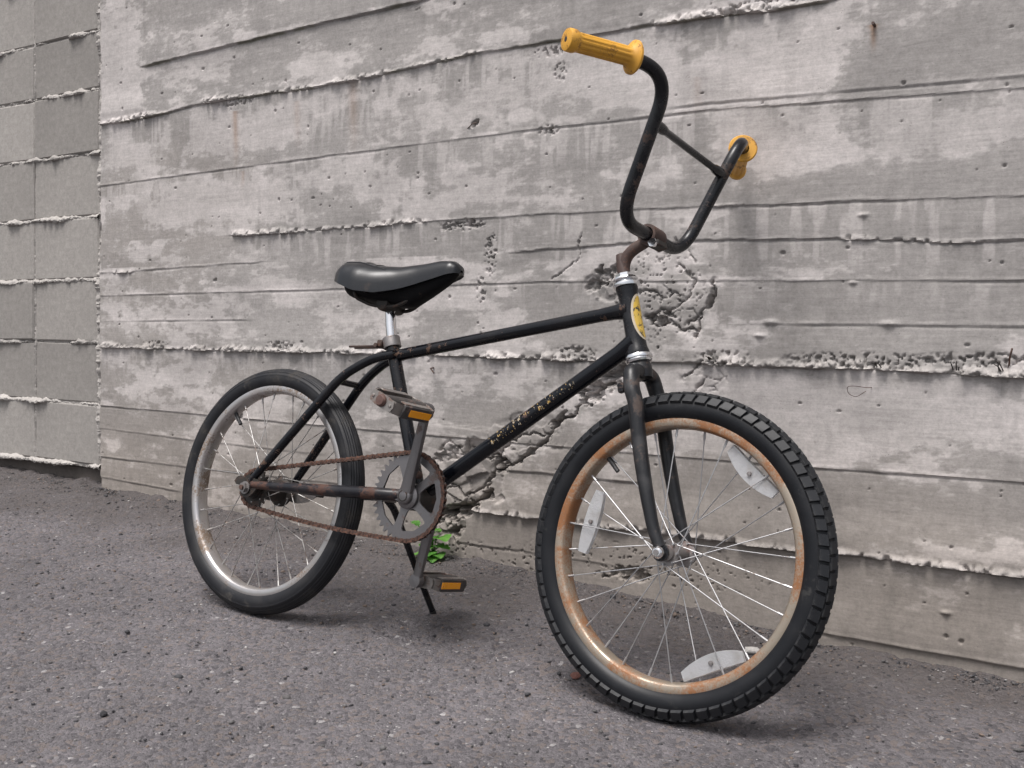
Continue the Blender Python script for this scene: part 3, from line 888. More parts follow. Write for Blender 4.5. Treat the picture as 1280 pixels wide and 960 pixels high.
def build_grit():
    n = 11000
    x = rng.uniform(-1.85, 1.7, n); y = rng.uniform(-.9, .52, n)
    k = n // 4
    y[:k] = .505 - np.abs(rng.normal(0, .035, k)); x[:k] = rng.uniform(-1.8, 1.5, k)
    keep = (np.hypot(x, y - .0) > .05) & (np.hypot(x - .9, y) > .06)
    x, y = x[keep], y[keep]; n = len(x)
    size = .0011 + .0024 * rng.random(n) ** 3.0
    bigs = rng.random(n) < .045
    size[bigs] *= rng.uniform(1.5, 2.3, bigs.sum())
    z = ground_z(x, y)
    V, F, C = [], [], []
    nv = len(ICO_V)
    for i in range(n):
        s_ = size[i] * np.array([rng.uniform(.8, 1.6), rng.uniform(.7, 1.2), rng.uniform(.45, .8)])
        a = rng.uniform(0, 6.28)
        v = ICO_V * s_ * (1 + rng.uniform(-.22, .22, (nv, 1)))
        c_, s2 = math.cos(a), math.sin(a)
        v = np.stack([v[:, 0] * c_ - v[:, 1] * s2, v[:, 0] * s2 + v[:, 1] * c_, v[:, 2]], -1)
        V.append(v + (x[i], y[i], z[i] + size[i] * .18))
        F.append(ICO_F + i * nv)
        u = rng.random()
        col = (.040, .039, .043) if u < .42 else (.10, .095, .095) if u < .80 else (.15, .115, .095) if u < .95 else (.20, .19, .19) if u < .988 else (.38, .37, .36)
        C.append(np.tile(np.array(col + (1,)) * rng.uniform(.8, 1.2), (nv, 1)))
    V, F, C = np.concatenate(V), np.concatenate(F), np.concatenate(C)
    me = bpy.data.meshes.new('loose_gravel')
    me.vertices.add(len(V)); me.vertices.foreach_set('co', V.ravel().astype(np.float32))
    me.loops.add(len(F) * 3); me.loops.foreach_set('vertex_index', F.ravel().astype(np.int32))
    me.polygons.add(len(F)); me.polygons.foreach_set('loop_start', np.arange(0, len(F) * 3, 3, dtype=np.int32))
    me.update(calc_edges=True)
    at = me.color_attributes.new('tone', 'FLOAT_COLOR', 'POINT')
    at.data.foreach_set('color', C.ravel().astype(np.float32))
    o = mesh_obj('loose_gravel', me, MT['grit'])
    tag(o, 'loose grit and small stones scattered over the asphalt', 'gravel', None, 'stuff')
build_grit()

def stone(name, x, y, s, mat, label, cat, sink=.3):
    bm = bmesh.new(); bmesh.ops.create_icosphere(bm, subdivisions=2, radius=1)
    for v in bm.verts:
        k = 1 + random.uniform(-.14, .14)
        v.co = Vector((v.co.x * s[0] * k, v.co.y * s[1] * k, v.co.z * s[2] * k))
    me = bpy.data.meshes.new(name); bm.to_mesh(me); bm.free()
    o = mesh_obj(name, me, mat)
    o.location = (x, y, float(ground_z(x, y)) + s[2] * (1 - sink))
    o.rotation_euler.z = random.uniform(0, 3)
    tag(o, label, cat)
def plain(name, c, r=.8):
    M, n, b = newmat(name)
    co = objco(n)
    n.links.new(mix(n, noise(n, co, 260, 5), rgba(tuple(q * .6 for q in c)), rgba(tuple(q * 1.4 for q in c))), b.inputs['Base Color'])
    b.inputs['Roughness'].default_value = r
    bump(n, b, noise(n, co, 300, 4), .5, .001)
    return M
stone('dark_stone', .1795, -.462, (.0085, .006, .0045), plain('dark_stone', (.022, .021, .024)), 'small black stone lying alone on the asphalt at lower left', 'stone')
stone('brick_chip', .712, .075, (.014, .009, .004), plain('brick_red', (.17, .075, .06)), 'flat reddish brick chip on the asphalt just behind the front tyre', 'chip', .5)
stone('pale_stone', .905, .365, (.016, .011, .007), plain('pale_stone', (.42, .40, .38)), 'pale broken stone on the asphalt seen through the front wheel', 'stone')

# ------------------------------------------------------------------ the weed at the foot of the wall
def build_weed():
    base = wall_to_world(.072, 0, .022)
    base.z = float(ground_z(base.x, base.y)) - .004
    root = empty('weed_plant', None, Matrix.Translation(base))
    tag(root, 'small bright green leafy weed growing at the foot of the wall', 'plant')
    specs = [(.036, -.014, .052, .034, .024, -.5, .15), (.014, -.010, .060, .026, .018, -.2, .5), (.020, -.020, .066, .022, .015, .5, .6), (.010, -.026, .044, .024, .017, -1.1, .2),
             (-.014, -.014, .028, .022, .015, 2.6, .2), (.020, -.034, .020, .026, .018, -1.3, .05), (.036, -.026, .016, .024, .017, -.6, .0), (-.050, -.004, .074, .018, .012, 2.9, .3), (.004, -.016, .078, .018, .012, .9, .8), (.004, -.034, .012, .022, .016, -2.0, .0), (.030, -.020, .034, .024, .016, -.2, .15), (-.016, -.03, .010, .024, .016, -2.6, .05),
             (.024, -.028, .056, .020, .014, -.8, .3), (.012, -.030, .030, .022, .015, -1.5, .1), (.028, -.036, .008, .024, .016, -1.0, .0), (.040, -.012, .030, .022, .015, .1, .1), (.0, -.022, .058, .020, .013, -2.4, .35)]
    for (x, y, z, l, w, az, el) in specs:
        l, w = l * 1.45, w * 2.0
        d = Vector((math.cos(az) * math.cos(el), math.sin(az) * math.cos(el), math.sin(el)))
        sd_ = Vector((-math.sin(az), math.cos(az), 0))
        up = d.cross(sd_)
        if up.z < 0: up = -up
        o0 = Vector((x, y, z)) - d * l * .5
        st = MB().tube(fillet([(random.uniform(-.004, .004), random.uniform(-.003, .003), 0), (o0.x * .45, o0.y * .45, o0.z * .7), tuple(o0)], .02, 5), [.0013] * 8, 6)
        st.build('stem', MT['leaf'], root)
        vs_, fs_ = [], []
        K, J = 13, 7
        for i in range(K):
            t = i / (K - 1)
            hw = w * .5 * max(.04, math.sin(math.pi * (t * .96 + .03) ** .85)) ** .62
            cen = o0 + d * (l * t) + up * (math.sin(t * 2.6) * l * .12 - t * t * l * .18)
            for j in range(J):
                q = (j / (J - 1) - .5) * 2
                rip = math.sin(t * 17 + abs(q) * 5) * .0011 * abs(q)
                vs_.append(cen + sd_ * (q * hw * (1 + .08 * math.sin(t * 22))) + up * (abs(q) ** 1.6 * hw * .14 + rip))
        for i in range(K - 1):
            for j in range(J - 1):
                fs_.append((i * J + j, (i + 1) * J + j, (i + 1) * J + j + 1, i * J + j + 1))
        MB().add(vs_, fs_).build('leaf', MT['leaf'], root, ang=180)
build_weed()

# ------------------------------------------------------------------ the bicycle
LEAN = 0.2585
bike = empty('bicycle', None, Matrix.Rotation(-LEAN, 4, 'X'))
tag(bike, 'old black child-size bicycle with yellow grips leaning on its kickstand before the wall', 'bicycle')
Y = Vector((0, 1, 0))
RA, FA = Vector((0, 0, .246)), Vector((.9012, 0, .2525))
BB = Vector((.388, 0, .277))
HT, HB = Vector((.7535, 0, .6705)), Vector((.7915, 0, .5590))
SA = (HT - HB).normalized()              # steering axis, upwards
SP = Vector((SA.z, 0, -SA.x))            # forward of it

# ---- wheels
def build_wheel(name, c, front):
    w = empty(name, bike, Matrix.Translation(c))
    O = (0, 0, 0)
    rimm = MT['rim_rust'] if front else MT['rim_dull']
    rp = [(.2115, -.0135), (.2108, -.0160), (.2085, -.0168), (.1995, -.0165), (.1965, -.0150), (.1945, -.0080), (.1935, 0), (.1945, .0080), (.1965, .0150), (.1995, .0165), (.2085, .0168), (.2108, .0160), (.2115, .0135), (.2060, .0125), (.2030, 0), (.2060, -.0125)]
    MB().lathe(rp, O, Y, 128, closed=True).build('rim', rimm, w, ang=50)
    # tyre section
    Rm, rm = (.2262, .0232) if front else (.2235, .0222)
    prof = []
    lim = R(147)
    if front:
        for i in range(29):
            a = -lim + 2 * lim * i / 28
            q = rm * (1.0 if abs(a) > .5 else 1.0)
            prof.append((Rm + q * math.cos(a), q * math.sin(a)))
    else:
        for i in range(97):
            a = -lim + 2 * lim * i / 96
            q = rm
            if abs(a) < R(66): q += -.0011 * (1 if math.cos(a * 26) > .45 else 0)
            elif R(66) < abs(a) < R(74): q += .0007
            prof.append((Rm + q * math.cos(a), q * math.sin(a)))
    a0 = prof[0]; a1 = prof[-1]
    prof = [(.2095, -.0128)] + prof + [(.2095, .0128)]
    MB().lathe(prof, O, Y, 144).build('tyre', MT['tyre'] if front else MT['tyre_old'], w, ang=55)
    if front:
        # moulded rib on the sidewall above the bead
        n_k = 70
        def knob(half_w, half_l, hgt, skew):
            k = MB()
            b = [(-half_l, -half_w), (half_l, -half_w), (half_l, half_w), (-half_l, half_w)]
            vs_ = [(x + skew * y, y, -.002) for x, y in b] + [(x * .86 + skew * y, y * .88, hgt) for x, y in b]
            fs_ = [(0, 1, 5, 4), (1, 2, 6, 5), (2, 3, 7, 6), (3, 0, 4, 7), (4, 5, 6, 7)]
            me = k.add(vs_, fs_).mesh('tread_block', smooth=False)
            me.materials.append(MT['knob'])
            return me
        rows = [(-R(55), knob(.0080, .0093, .0040, .15), 0), (-R(18), knob(.0074, .0100, .0036, -.1), .5), (R(18), knob(.0074, .0100, .0036, .1), 0), (R(55), knob(.0080, .0093, .0040, -.15), .5)]
        for a, me, ph in rows:
            for i in range(n_k):
                th = 2 * math.pi * (i + ph) / n_k
                M = Matrix.Rotation(th, 4, 'Y') @ Matrix.Translation((0, math.sin(a) * rm, Rm + math.cos(a) * rm)) @ Matrix.Rotation(-a, 4, 'X')
                mesh_obj('tread_block', me, None, w, M)
    # hub
    hw = .030 if front else .034
    if front:
        hp = [(.0, -.036), (.012, -.036), (.013, -.033), (.013, -hw - .0015), (.0205, -hw - .0015), (.0205, -hw + .0015), (.0115, -hw + .004), (.0100, -.012), (.0100, .012), (.0115, hw - .004), (.0205, hw - .0015), (.0205, hw + .0015), (.013, hw + .0015), (.013, .033), (.012, .036), (0, .036)]
        MB().lathe(hp, O, Y, 28).build('hub', MT['steel'], w)
        ax = MB().tube([(0, -.070, 0), (0, .070, 0)], .0046, 12)
        ax.build('axle', MT['steel'], w)
        for sgn in (-1, 1):
            nb = MB()
            nb.lathe([(0, sgn * .0475), (.0115, sgn * .0475), (.0115, sgn * .0495), (0, sgn * .0495)], O, Y, 20)
            nb.tube([(0, sgn * .0567, 0), (0, sgn * .0625, 0)], .0098, 6)
            nb.lathe([(.0098, sgn * .0625), (.0088, sgn * .0660), (.0062, sgn * .0685), (.0, sgn * .0690)], O, Y, 20)
            nb.build('axle_nut', MT['chrome'], w)
        sp_r, rim_r = .0178, .1945
    else:
        hp = [(.0, -.046), (.013, -.046), (.014, -.040), (.020, -.038), (.020, -hw - .002), (.0295, -hw - .002), (.0295, -hw + .0012), (.021, -hw + .005), (.0195, -.010), (.0215, .010), (.0225, hw - .006), (.0315, hw - .0015), (.0315, hw + .0015), (.0225, hw + .002), (.021, .046), (0, .046)]
        MB().lathe(hp, O, Y, 32).build('hub', MT['grease'], w)
        MB().tube([(0, -.076, 0), (0, .074, 0)], .0048, 12).build('axle', MT['rust'], w)
        for sgn in (-1, 1):
            nb = MB()
            nb.lathe([(0, sgn * .0635), (.0125, sgn * .0635), (.0125, sgn * .0655), (0, sgn * .0655)], O, Y, 20)
            nb.tube([(0, sgn * .0655, 0), (0, sgn * .0725, 0)], .0096, 6)
            nb.build('axle_nut', MT['steel'], w)
        sp_r, rim_r = .0272, .1945
        # sprocket
        N = 18
        pr = .0127 / (2 * math.sin(math.pi / N))
        poly = []
        for i in range(N):
            for da, rr in ((-.5, -.004), (-.28, -.0025), (-.08, .0038), (.08, .0038), (.28, -.0025)):
                t = 2 * math.pi * (i + da) / N
                poly.append(((pr + rr) * math.cos(t), (pr + rr) * math.sin(t)))
        MB().plate(poly, -.0385, -.0360).build('sprocket', MT['grease'], w, smooth=False)
        MB().lathe([(.020, -.0405), (.0235, -.0405), (.0235, -.0385), (.020, -.0385)], O, Y, 24, closed=True).build('snap_ring', MT['grease'], w)
        # bearing dust shield with grime
        MB().lathe([(.0, -.0470), (.0195, -.0465), (.0205, -.0420), (.020, -.0405)], O, Y, 24).build('dust_shield', MT['grease'], w)
    # spokes
    n_s = 28
    smat = MT['spoke'] if front else MT['spoke_dull']
    ph0 = R(90 + 6.4)
    for i in range(n_s):
        th = ph0 + 2 * math.pi * i / n_s
        side = -1 if i % 2 == 0 else 1
        lead = 1 if (i // 2) % 2 == 0 else -1
        hub_th = th + lead * R(66) + (0 if front else .05)
        p1 = Vector((rim_r * math.cos(th), side * .004, rim_r * math.sin(th)))
        p0 = Vector((sp_r * math.cos(hub_th), side * (hw + (.0022 if (i // 2) % 2 else -.0022)), sp_r * math.sin(hub_th)))
        d = (p1 - p0).normalized()
        k = MB()
        k.tube([p0, p1 - d * .012], .00092, 6)
        k.tube([p1 - d * .013, p1 + d * .004], .0019, 6)
        k.tube([p0 - Y * .0035, p0 + Y * .0035], .0017, 6)
        k.build('spoke', smat, w)
    # valve
    va = R(136) if front else R(132)
    vd = Vector((math.cos(va), 0, math.sin(va)))
    k = MB()
    k.tube([vd * .1955, vd * .174], [.0042, .0036], 10)
    k.tube([vd * .1745, vd * .166], .0039, 8)
    k.build('valve', MT['rubber'], w)
    if front:
        for an, rr, hl in ((169.5, .158, .052), (52, .172, .050), (-62, .172, .052)):
            a = R(an)
            er = Vector((math.cos(a), 0, math.sin(a))); et = Vector((-math.sin(a), 0, math.cos(a)))
            if an < 0: et = -et
            c0 = er * rr
            # shallow arched lens: three facets along the length
            for sgn in (1,):
                K = 13
                vs_, fs_ = [], []
                for i in range(K):
                    t = -1 + 2 * i / (K - 1)
                    wv = .0140 * (1 - .42 * abs(t) ** 2.2)
                    cen = c0 + et * (t * hl) - er * (.010 * t * t * (0 if an > 100 else -1) * .6)
                    for (u, v) in ((-1, -.0035), (-.9, .0035), (.9, .0035), (1, -.0035)):
                        vs_.append(cen + er * (u * wv) - Y * v)
                for i in range(K - 1):
                    for j in range(4):
                        fs_.append((i * 4 + j, (i + 1) * 4 + j, (i + 1) * 4 + (j + 1) % 4, i * 4 + (j + 1) % 4))
                fs_ += [(0, 1, 2, 3), tuple((K - 1) * 4 + j for j in (3, 2, 1, 0))]
                ro = MB().add(vs_, fs_).build('wheel_reflector', MT['clear'], w, ang=30)
            k = MB()
            k.lathe([(0, -.0075), (.0032, -.0072), (.0036, -.0035), (.0036, .006), (0, .0065)], c0, Y, 14)
            k.build('reflector_screw', MT['steel'], w)
    return w
build_wheel('rear_wheel', RA, False)
build_wheel('front_wheel', FA, True)

# ---- frame
frame = empty('frame', bike)
P_, PW, PR = MT['paint'], MT['paint_worn'], MT['paint_rusty']
ST = Vector((.2755, 0, .5385))
sdir = (Vector((.378, 0, .290)) - Vector((.262, 0, .560))).normalized()
MB().tube([(.2625, 0, .560), (.300, 0, .4725), (.340, 0, .379), (.380, 0, .287)], .0127, 18).build('seat_tube', P_, frame)
# top tube with flared joint at the head
t0, t1 = Vector((.272, 0, .5315)), HB.lerp(HT, .68)
pts = [t0.lerp(t1, k) for k in (0, .3, .6, .90, .945, .975, 1.0)]
MB().tube(pts, [.0112, .0112, .0112, .0114, .0125, .0150, .0175], 18).build('top_tube', P_, frame)
# down tube, own axes: z along the tube, x up-and-forward side
d0, d1 = Vector((.395, 0, .288)), HB.lerp(HT, .20)
dv = (d1 - d0); dl = dv.length; dv.normalize()
xs_ = (Vector((0, -.80, 0)) + Vector((-dv.z, 0, dv.x)) * .62).normalized()
ys_ = dv.cross(xs_)
DM = Matrix(((xs_.x, ys_.x, dv.x, d0.x), (xs_.y, ys_.y, dv.y, d0.y), (xs_.z, ys_.z, dv.z, d0.z), (0, 0, 0, 1)))
MB().tube([(0, 0, dl * k) for k in (0, .25, .5, .75, .93, .965, 1.0)], [.0138, .0138, .0138, .0138, .0142, .0160, .0185], 20).build('down_tube', MT['down_tube'], frame, DM)
# head tube, waisted
hp = []
Lh = (HT - HB).length
for t, r in ((0, .0), (0, .0192), (.05, .0192), (.10, .0172), (.24, .0160), (.5, .0153), (.78, .0157), (.90, .0168), (.95, .0186), (1, .0186), (1, 0)):
    hp.append((r, t * Lh))
MB().lathe(hp, HB, SA, 32).build('head_tube', PW, frame)
# bottom bracket shell
MB().lathe([(0, -.031), (.0215, -.031), (.0245, -.028), (.0245, .028), (.0215, .031), (0, .031)], BB, Y, 32).build('bottom_bracket', MT['grease'], frame)
for sgn in (-1, 1):
    stay = fillet([(.285, sgn * .012, .5345), (.240, sgn * .0195, .5230), (.180, sgn * .032, .4850), (.0850, sgn * .046, .3620), (.006, sgn * .0575, .2600)], [.03, .05, .09], 6)
    n = len(stay)
    MB().tube(stay, [.0088] * (n - 1) + [.0070], 14).build('seat_stay', P_, frame)
    cs = [(.012, sgn * .0575, .2535), (.06, sgn * .0575, .2560), (.17, sgn * .0560, .2625), (.295, sgn * .0480, .2720), (.330, sgn * .040, .2745), (.375, sgn * .022, .2775)]
    MB().tube(fillet(cs, .03, 4), [.0072, .0088, .0092, .0096, .0100] + [.0108] * 15 + [.0112, .0110], 16).build('chain_stay', PR, frame) if False else None
    path = fillet(cs, .03, 4)
    rr = [.0075 + .0037 * min(1, (p.x - .012) / .16) for p in path]
    MB().tube(path, rr, 16).build('chain_stay', PR, frame)
    # rear dropout plate with slot ears
    poly = [(-.030, .018), (-.036, .010), (-.030, .004), (-.020, .003), (-.014, -.012), (-.004, -.019), (.010, -.017), (.022, -.007), (.030, .004), (.032, .016), (.020, .020), (.012, .026), (.002, .026), (-.010, .019), (-.022, .022)]
    MB().plate([(RA.x + x, RA.z + z) for x, z in poly], sgn * .0560, sgn * .0615).build('dropout', MT['grease'] if sgn < 0 else PW, frame, smooth=False)
MB().tube([(.168, -.034, .473), (.168, .034, .473)], .0062, 12).build('stay_bridge', P_, frame)
MB().tube([(.290, -.047, .2715), (.290, .047, .2715)], .0065, 12).build('chain_stay_bridge', PW, frame)

# ---- headset
hs_ = empty('headset', bike)
MB().lathe([(.0135, -.001), (.0225, .0), (.0235, .003), (.0232, .006), (.0205, .0085), (.0160, .0100), (.0205, .0112), (.0215, .0135), (.0205, .0165), (.0145, .0175)], HT, SA, 32).build('upper_cup', MT['chrome'], hs_)
MB().lathe([(.0115, .0172), (.0158, .0180), (.0160, .0235), (.0138, .0250), (.0115, .0252)], HT, SA, 8).build('lock_nut', MT['chrome'], hs_, ang=20)
MB().lathe([(.0170, .0005), (.0222, -.0005), (.0236, -.0035), (.0232, -.0065), (.0200, -.0085), (.0215, -.0095), (.0205, -.0125), (.0150, -.0130)], HB, SA, 32).build('lower_cup', MT['chrome'], hs_)

# ---- head badge: curved oval on the front of the head tube
def oval(name, mat, r, half_h, half_a, parent, mid=.53):
    c = HB.lerp(HT, mid)
    vs_, fs_ = [c + SP * r], []
    K, J = 36, 5
    vs_ = []
    for j in range(J + 1):
        q = j / J
        for i in range(K):
            a = 2 * math.pi * i / K
            hh_ = half_h * q * math.sin(a); an = half_a * q * math.cos(a)
            tt = mid + hh_ / Lh
            rt = np.interp(tt, [.10, .24, .5, .78, .90], [.0172, .0160, .0153, .0157, .0168]) + r
            vs_.append(c + SA * hh_ + (SP * math.cos(an) - Y * math.sin(an)) * rt)
    for j in range(J):
        for i in range(K):
            fs_.append((j * K + i, j * K + (i + 1) % K, (j + 1) * K + (i + 1) % K, (j + 1) * K + i))
    return MB().add(vs_, fs_).build(name, mat, parent, ang=60)
hb_ = empty('head_badge', bike)
oval('badge_rim', MT['cream'], .0006, .0400, R(66), hb_)
oval('badge_face', MT['badge'], .0012, .0360, R(52), hb_)

# ---- fork
fork = empty('fork', bike)
CR = HB - SA * .030
MB().lathe([(0, .018), (.0165, .018), (.0185, .010), (.0190, 0), (.0170, -.010), (0, -.012)], CR, SA, 24).build('crown', MT['fork'], fork)
for sgn in (-1, 1):
    cr = CR
    pts = [cr + Y * sgn * .008, cr + Y * sgn * .036, cr + Y * sgn * .046 - SA * .034]
    low = [(.8215, .4810), (.8400, .4110), (.8600, .3490), (.8830, .2870), (.8985, .2600)]
    ys2 = [.0465, .0485, .0505, .0520, .0525]
    pts += [Vector((x, sgn * y, z)) for (x, z), y in zip(low, ys2)]
    path = fillet(pts, [.026, .02, .06, .06, .05, .03], 6)
    L_ = [0]
    for a, b in zip(path[:-1], path[1:]): L_.append(L_[-1] + (b - a).length)
    rr = [float(np.interp(l / L_[-1], [0, .10, .25, .6, 1], [.0136, .0136, .0126, .0118, .0092])) for l in L_]
    MB().tube(path, rr, 16, flat=(1.0, .95)).build('fork_blade', MT['fork'], fork)
    poly = []
    for i in range(14):
        a = 2 * math.pi * i / 14
        poly.append((FA.x + .0135 * math.cos(a), FA.z + .0135 * math.sin(a)))
    MB().plate(poly, sgn * .0498, sgn * .0548).build('fork_end', PW, fork)
tabp = CR - SA * .028 - SP * .016
MB().box(tabp + Vector((-.002, -.044, 0)), SP, Y, SA, .006, .005, .008, .002).build('fork_tab', PW, fork)

# ---- stem
stem = empty('stem', bike)
q0 = HT + SA * .022
BC = Vector((.7885, 0, .7575))
MB().tube([q0, HT + SA * .040, HT + SA * .056, HT + SA * .060], [.0108, .0108, .0088, .0082], 18).build('quill', MT['rust'], stem)
b0, b1, b2, b3 = HT + SA * .020, HT + SA * .070, BC - SP * .022 - SA * .012, BC
arm = [b0 * (1 - u) ** 3 + b1 * 3 * u * (1 - u) ** 2 + b2 * 3 * u * u * (1 - u) + b3 * u ** 3 for u in (i / 16 for i in range(17))]
MB().tube(arm, .0100, 16).build('stem_arm', MT['rust'], stem)
MB().lathe([(.0120, -.021), (.0165, -.021), (.0172, -.018), (.0172, .018), (.0165, .021), (.0120, .021)], BC, Y, 26).build('bar_clamp', MT['rust'], stem)
k = MB()
cb = BC - SA * .0185 + SP * .008
k.box(cb, SP, Y, SA, .009, .016, .006, .002)
k.build('clamp_ears', MT['grease'], stem)
k = MB()
k.tube([cb - Y * .022, cb + Y * .020], .0040, 10)
k.tube([cb - Y * .0235, cb - Y * .0165], .0075, 6)
k.build('clamp_bolt', MT['chrome'], stem)

# ---- handlebar
bar = empty('handlebar', bike)
half = [(.7885, 0, .7570), (.7885, .112, .7560), (.8640, .143, .9765), (.7990, .277, .9705)]
rightp = fillet([(x, -y, z) for x, y, z in half], [.060, .064], 14)
leftp = fillet(half, [.060, .064], 14)
MB().tube(rightp[::-1] + leftp[1:], .0108, 18).build('bar_tube', PW, bar)
xb = Vector((.8440, .1335, .9165))
xb = Vector((.7885, .112, .7560)).lerp(Vector((.8640, .143, .9765)), .66)
k = MB()
pa, pb = Vector((xb.x, -xb.y, xb.z)), xb
w_ = (pb - pa)
k.tube([pa, pa.lerp(pb, .10), pa.lerp(pb, .13), pa.lerp(pb, .16), pa.lerp(pb, .84), pa.lerp(pb, .87), pa.lerp(pb, .90), pb], [.0088, .0088, .0080, .0060, .0060, .0080, .0088, .0088], 14)
k.build('crossbar', PW, bar)
GD = (Vector((.7751, .322, .9660)) - Vector((.833, .212, .975))).normalized()
for sgn in (-1, 1):
    g0 = Vector((.833, sgn * .212, .975)); gd = Vector((GD.x, sgn * GD.y, GD.z))
    gr = empty('grip', bar)
    gr['label'] = 'yellow rubber grip nearer the camera' if sgn < 0 else 'yellow rubber grip against the wall side'
    prof = [(.0108, -.004), (.0240, -.0035), (.0258, -.0015), (.0256, .0010), (.0235, .0025), (.0185, .0050), (.0160, .0090)]
    MB().lathe(prof, g0, gd, 36).build('flange', MT['grip'], gr)
    # fluted sleeve
    a = Vector((0, 0, 1)); U = (a - gd * a.dot(gd)).normalized(); V = gd.cross(U)
    vs_, fs_ = [], []
    n = 60
    stations = [(.006, .0172, 0), (.010, .0152, 0), (.014, .0146, 1), (.094, .0146, 1), (.098, .0148, .0), (.101, .0164, 0), (.1035, .0172, 0), (.112, .0172, 0), (.1150, .0160, 0), (.1162, .0120, 0), (.1164, .004, 0)]
    for (h, r, fl) in stations:
        for i in range(n):
            an = 2 * math.pi * i / n
            rr_ = r - (.0013 if (fl and i % 5 in (0, 1)) else 0)
            vs_.append(g0 + gd * h + (U * math.cos(an) + V * math.sin(an)) * rr_)
    for s_ in range(len(stations) - 1):
        for i in range(n):
            fs_.append((s_ * n + i, s_ * n + (i + 1) % n, (s_ + 1) * n + (i + 1) % n, (s_ + 1) * n + i))
    MB().add(vs_, fs_).build('sleeve', MT['grip'], gr, ang=30)
    MB().lathe([(.0, .1168), (.0035, .1166), (.0038, .1160)], g0, gd, 12).build('end_hole', MT['rubber'], gr)

# ---- saddle
sad = empty('saddle', bike)
def saddle():
    X0, X1 = .128, .4055
    K, J = 46, 25
    vs_, fs_ = [], []
    for i in range(K):
        t = i / (K - 1)
        tt = .5 - .5 * math.cos(math.pi * t)
        x = X0 + (X1 - X0) * tt
        u = tt
        w = float(np.interp(u, [0, .03, .08, .16, .28, .42, .55, .70, .85, .94, .98, 1], [.020, .045, .062, .074, .077, .066, .049, .034, .026, .0225, .016, .004]))
        top = float(np.interp(u, [0, .04, .12, .25, .40, .55, .70, .85, .94, .98, 1], [.680, .696, .7080, .7075, .7010, .7015, .7075, .7150, .7145, .7080, .698]))
        edge = float(np.interp(u, [0, .05, .15, .30, .45, .60, .75, .90, 1], [.672, .664, .655, .642, .641, .652, .668, .683, .692]))
        for j in range(J):
            q = -1 + 2 * j / (J - 1)
            # superellipse shell: flat-ish crown, steep skirt
            a = q * math.pi / 2
            yy = w * math.copysign(abs(math.sin(a)) ** .80, q)
            zz = edge + (top - edge) * (max(0, math.cos(a)) ** .62)
            vs_.append((x, yy, zz))
    for i in range(K - 1):
        for j in range(J - 1):
            fs_.append((i * J + j, (i + 1) * J + j, (i + 1) * J + j + 1, i * J + j + 1))
    # rolled inner lip and closed underside
    b0 = len(vs_)
    for i in range(K):
        a, b = Vector(vs_[i * J]), Vector(vs_[i * J + J - 1])
        vs_.append((a.x, a.y * .90, a.z + .002)); vs_.append((b.x, b.y * .90, b.z + .002))
    for i in range(K - 1):
        fs_.append((i * J, b0 + 2 * i, b0 + 2 * i + 2, (i + 1) * J))
        fs_.append((i * J + J - 1, (i + 1) * J + J - 1, b0 + 2 * i + 3, b0 + 2 * i + 1))
        fs_.append((b0 + 2 * i, b0 + 2 * i + 1, b0 + 2 * i + 3, b0 + 2 * i + 2))
    return MB().add(vs_, fs_)
saddle().build('cover', MT['saddle'], sad, ang=70)
# embossed quilting welts across the tail
def top_z(x, y):
    u = (x - .128) / (.4055 - .128)
    w = float(np.interp(u, [0, .03, .08, .16, .28, .42, .55], [.020, .045, .062, .074, .077, .066, .049]))
    top = float(np.interp(u, [0, .04, .12, .25, .40, .55], [.680, .696, .7080, .7075, .7010, .7015]))
    edge = float(np.interp(u, [0, .05, .15, .30, .45, .60], [.672, .664, .655, .642, .641, .652]))
    s_ = min(.999, abs(y) / w) ** (1 / .80)
    a = math.asin(s_)
    return edge + (top - edge) * (math.cos(a) ** .62)
for x0 in (.150, .172, .196, .222):
    pts = []
    for i in range(13):
        y = -.046 + .092 * i / 12
        x = x0 + abs(y) * .28
        pts.append((x, y, top_z(x, y) + .0001))
    MB().tube(pts, .0011, 6).build('welt', MT['saddle'], sad)
for sgn in (-1, 1):
    pts = [(x, sgn * .047, top_z(x, .047) + .0002) for x in np.linspace(.155, .262, 14)]
    MB().tube(pts, .0011, 6).build('welt', MT['saddle'], sad)
# moulded base under the cover
def base_pan():
    vs_, fs_ = [], []
    K, J = 22, 15
    for i in range(K):
        u = i / (K - 1)
        x = .150 + (.398 - .150) * u
        w = float(np.interp(u, [0, .06, .2, .4, .6, .8, .95, 1], [.036, .050, .054, .042, .028, .020, .013, .005]))
        top = float(np.interp(u, [0, .2, .4, .6, .8, 1], [.672, .664, .660, .668, .682, .694]))
        bot = float(np.interp(u, [0, .05, .12, .30, .42, .55, .62, .80, .94, 1], [.650, .638, .634, .630, .627, .624, .627, .652, .674, .691]))
        for j in range(J):
            a = math.pi * j / (J - 1)
            vs_.append((x, -w * math.copysign(abs(math.cos(a)) ** .7, math.cos(a)), top - (top - bot) * math.sin(a) ** .75))
    for i in range(K - 1):
        for j in range(J - 1):
            fs_.append((i * J + j, (i + 1) * J + j, (i + 1) * J + j + 1, i * J + j + 1))
    return MB().add(vs_, fs_)
base_pan().build('base_pan', MT['pan'], sad, ang=60)
for sgn in (-1, 1):
    k = MB()
    k.tube(fillet([(.190, sgn * .044, .645), (.195, sgn * .042, .634), (.222, sgn * .026, .623), (.280, sgn * .022, .622), (.330, sgn * .012, .655), (.372, sgn * .008, .682)], .02, 5), .0036, 10)
    k.build('rail', MT['grease'], sad)
k = MB()
k.lathe([(0, -.028), (.013, -.028), (.0145, -.024), (.0145, .024), (.013, .028), (0, .028)], (.2480, 0, .628), Y, 18)
k.build('post_clamp', MT['grease'], sad)

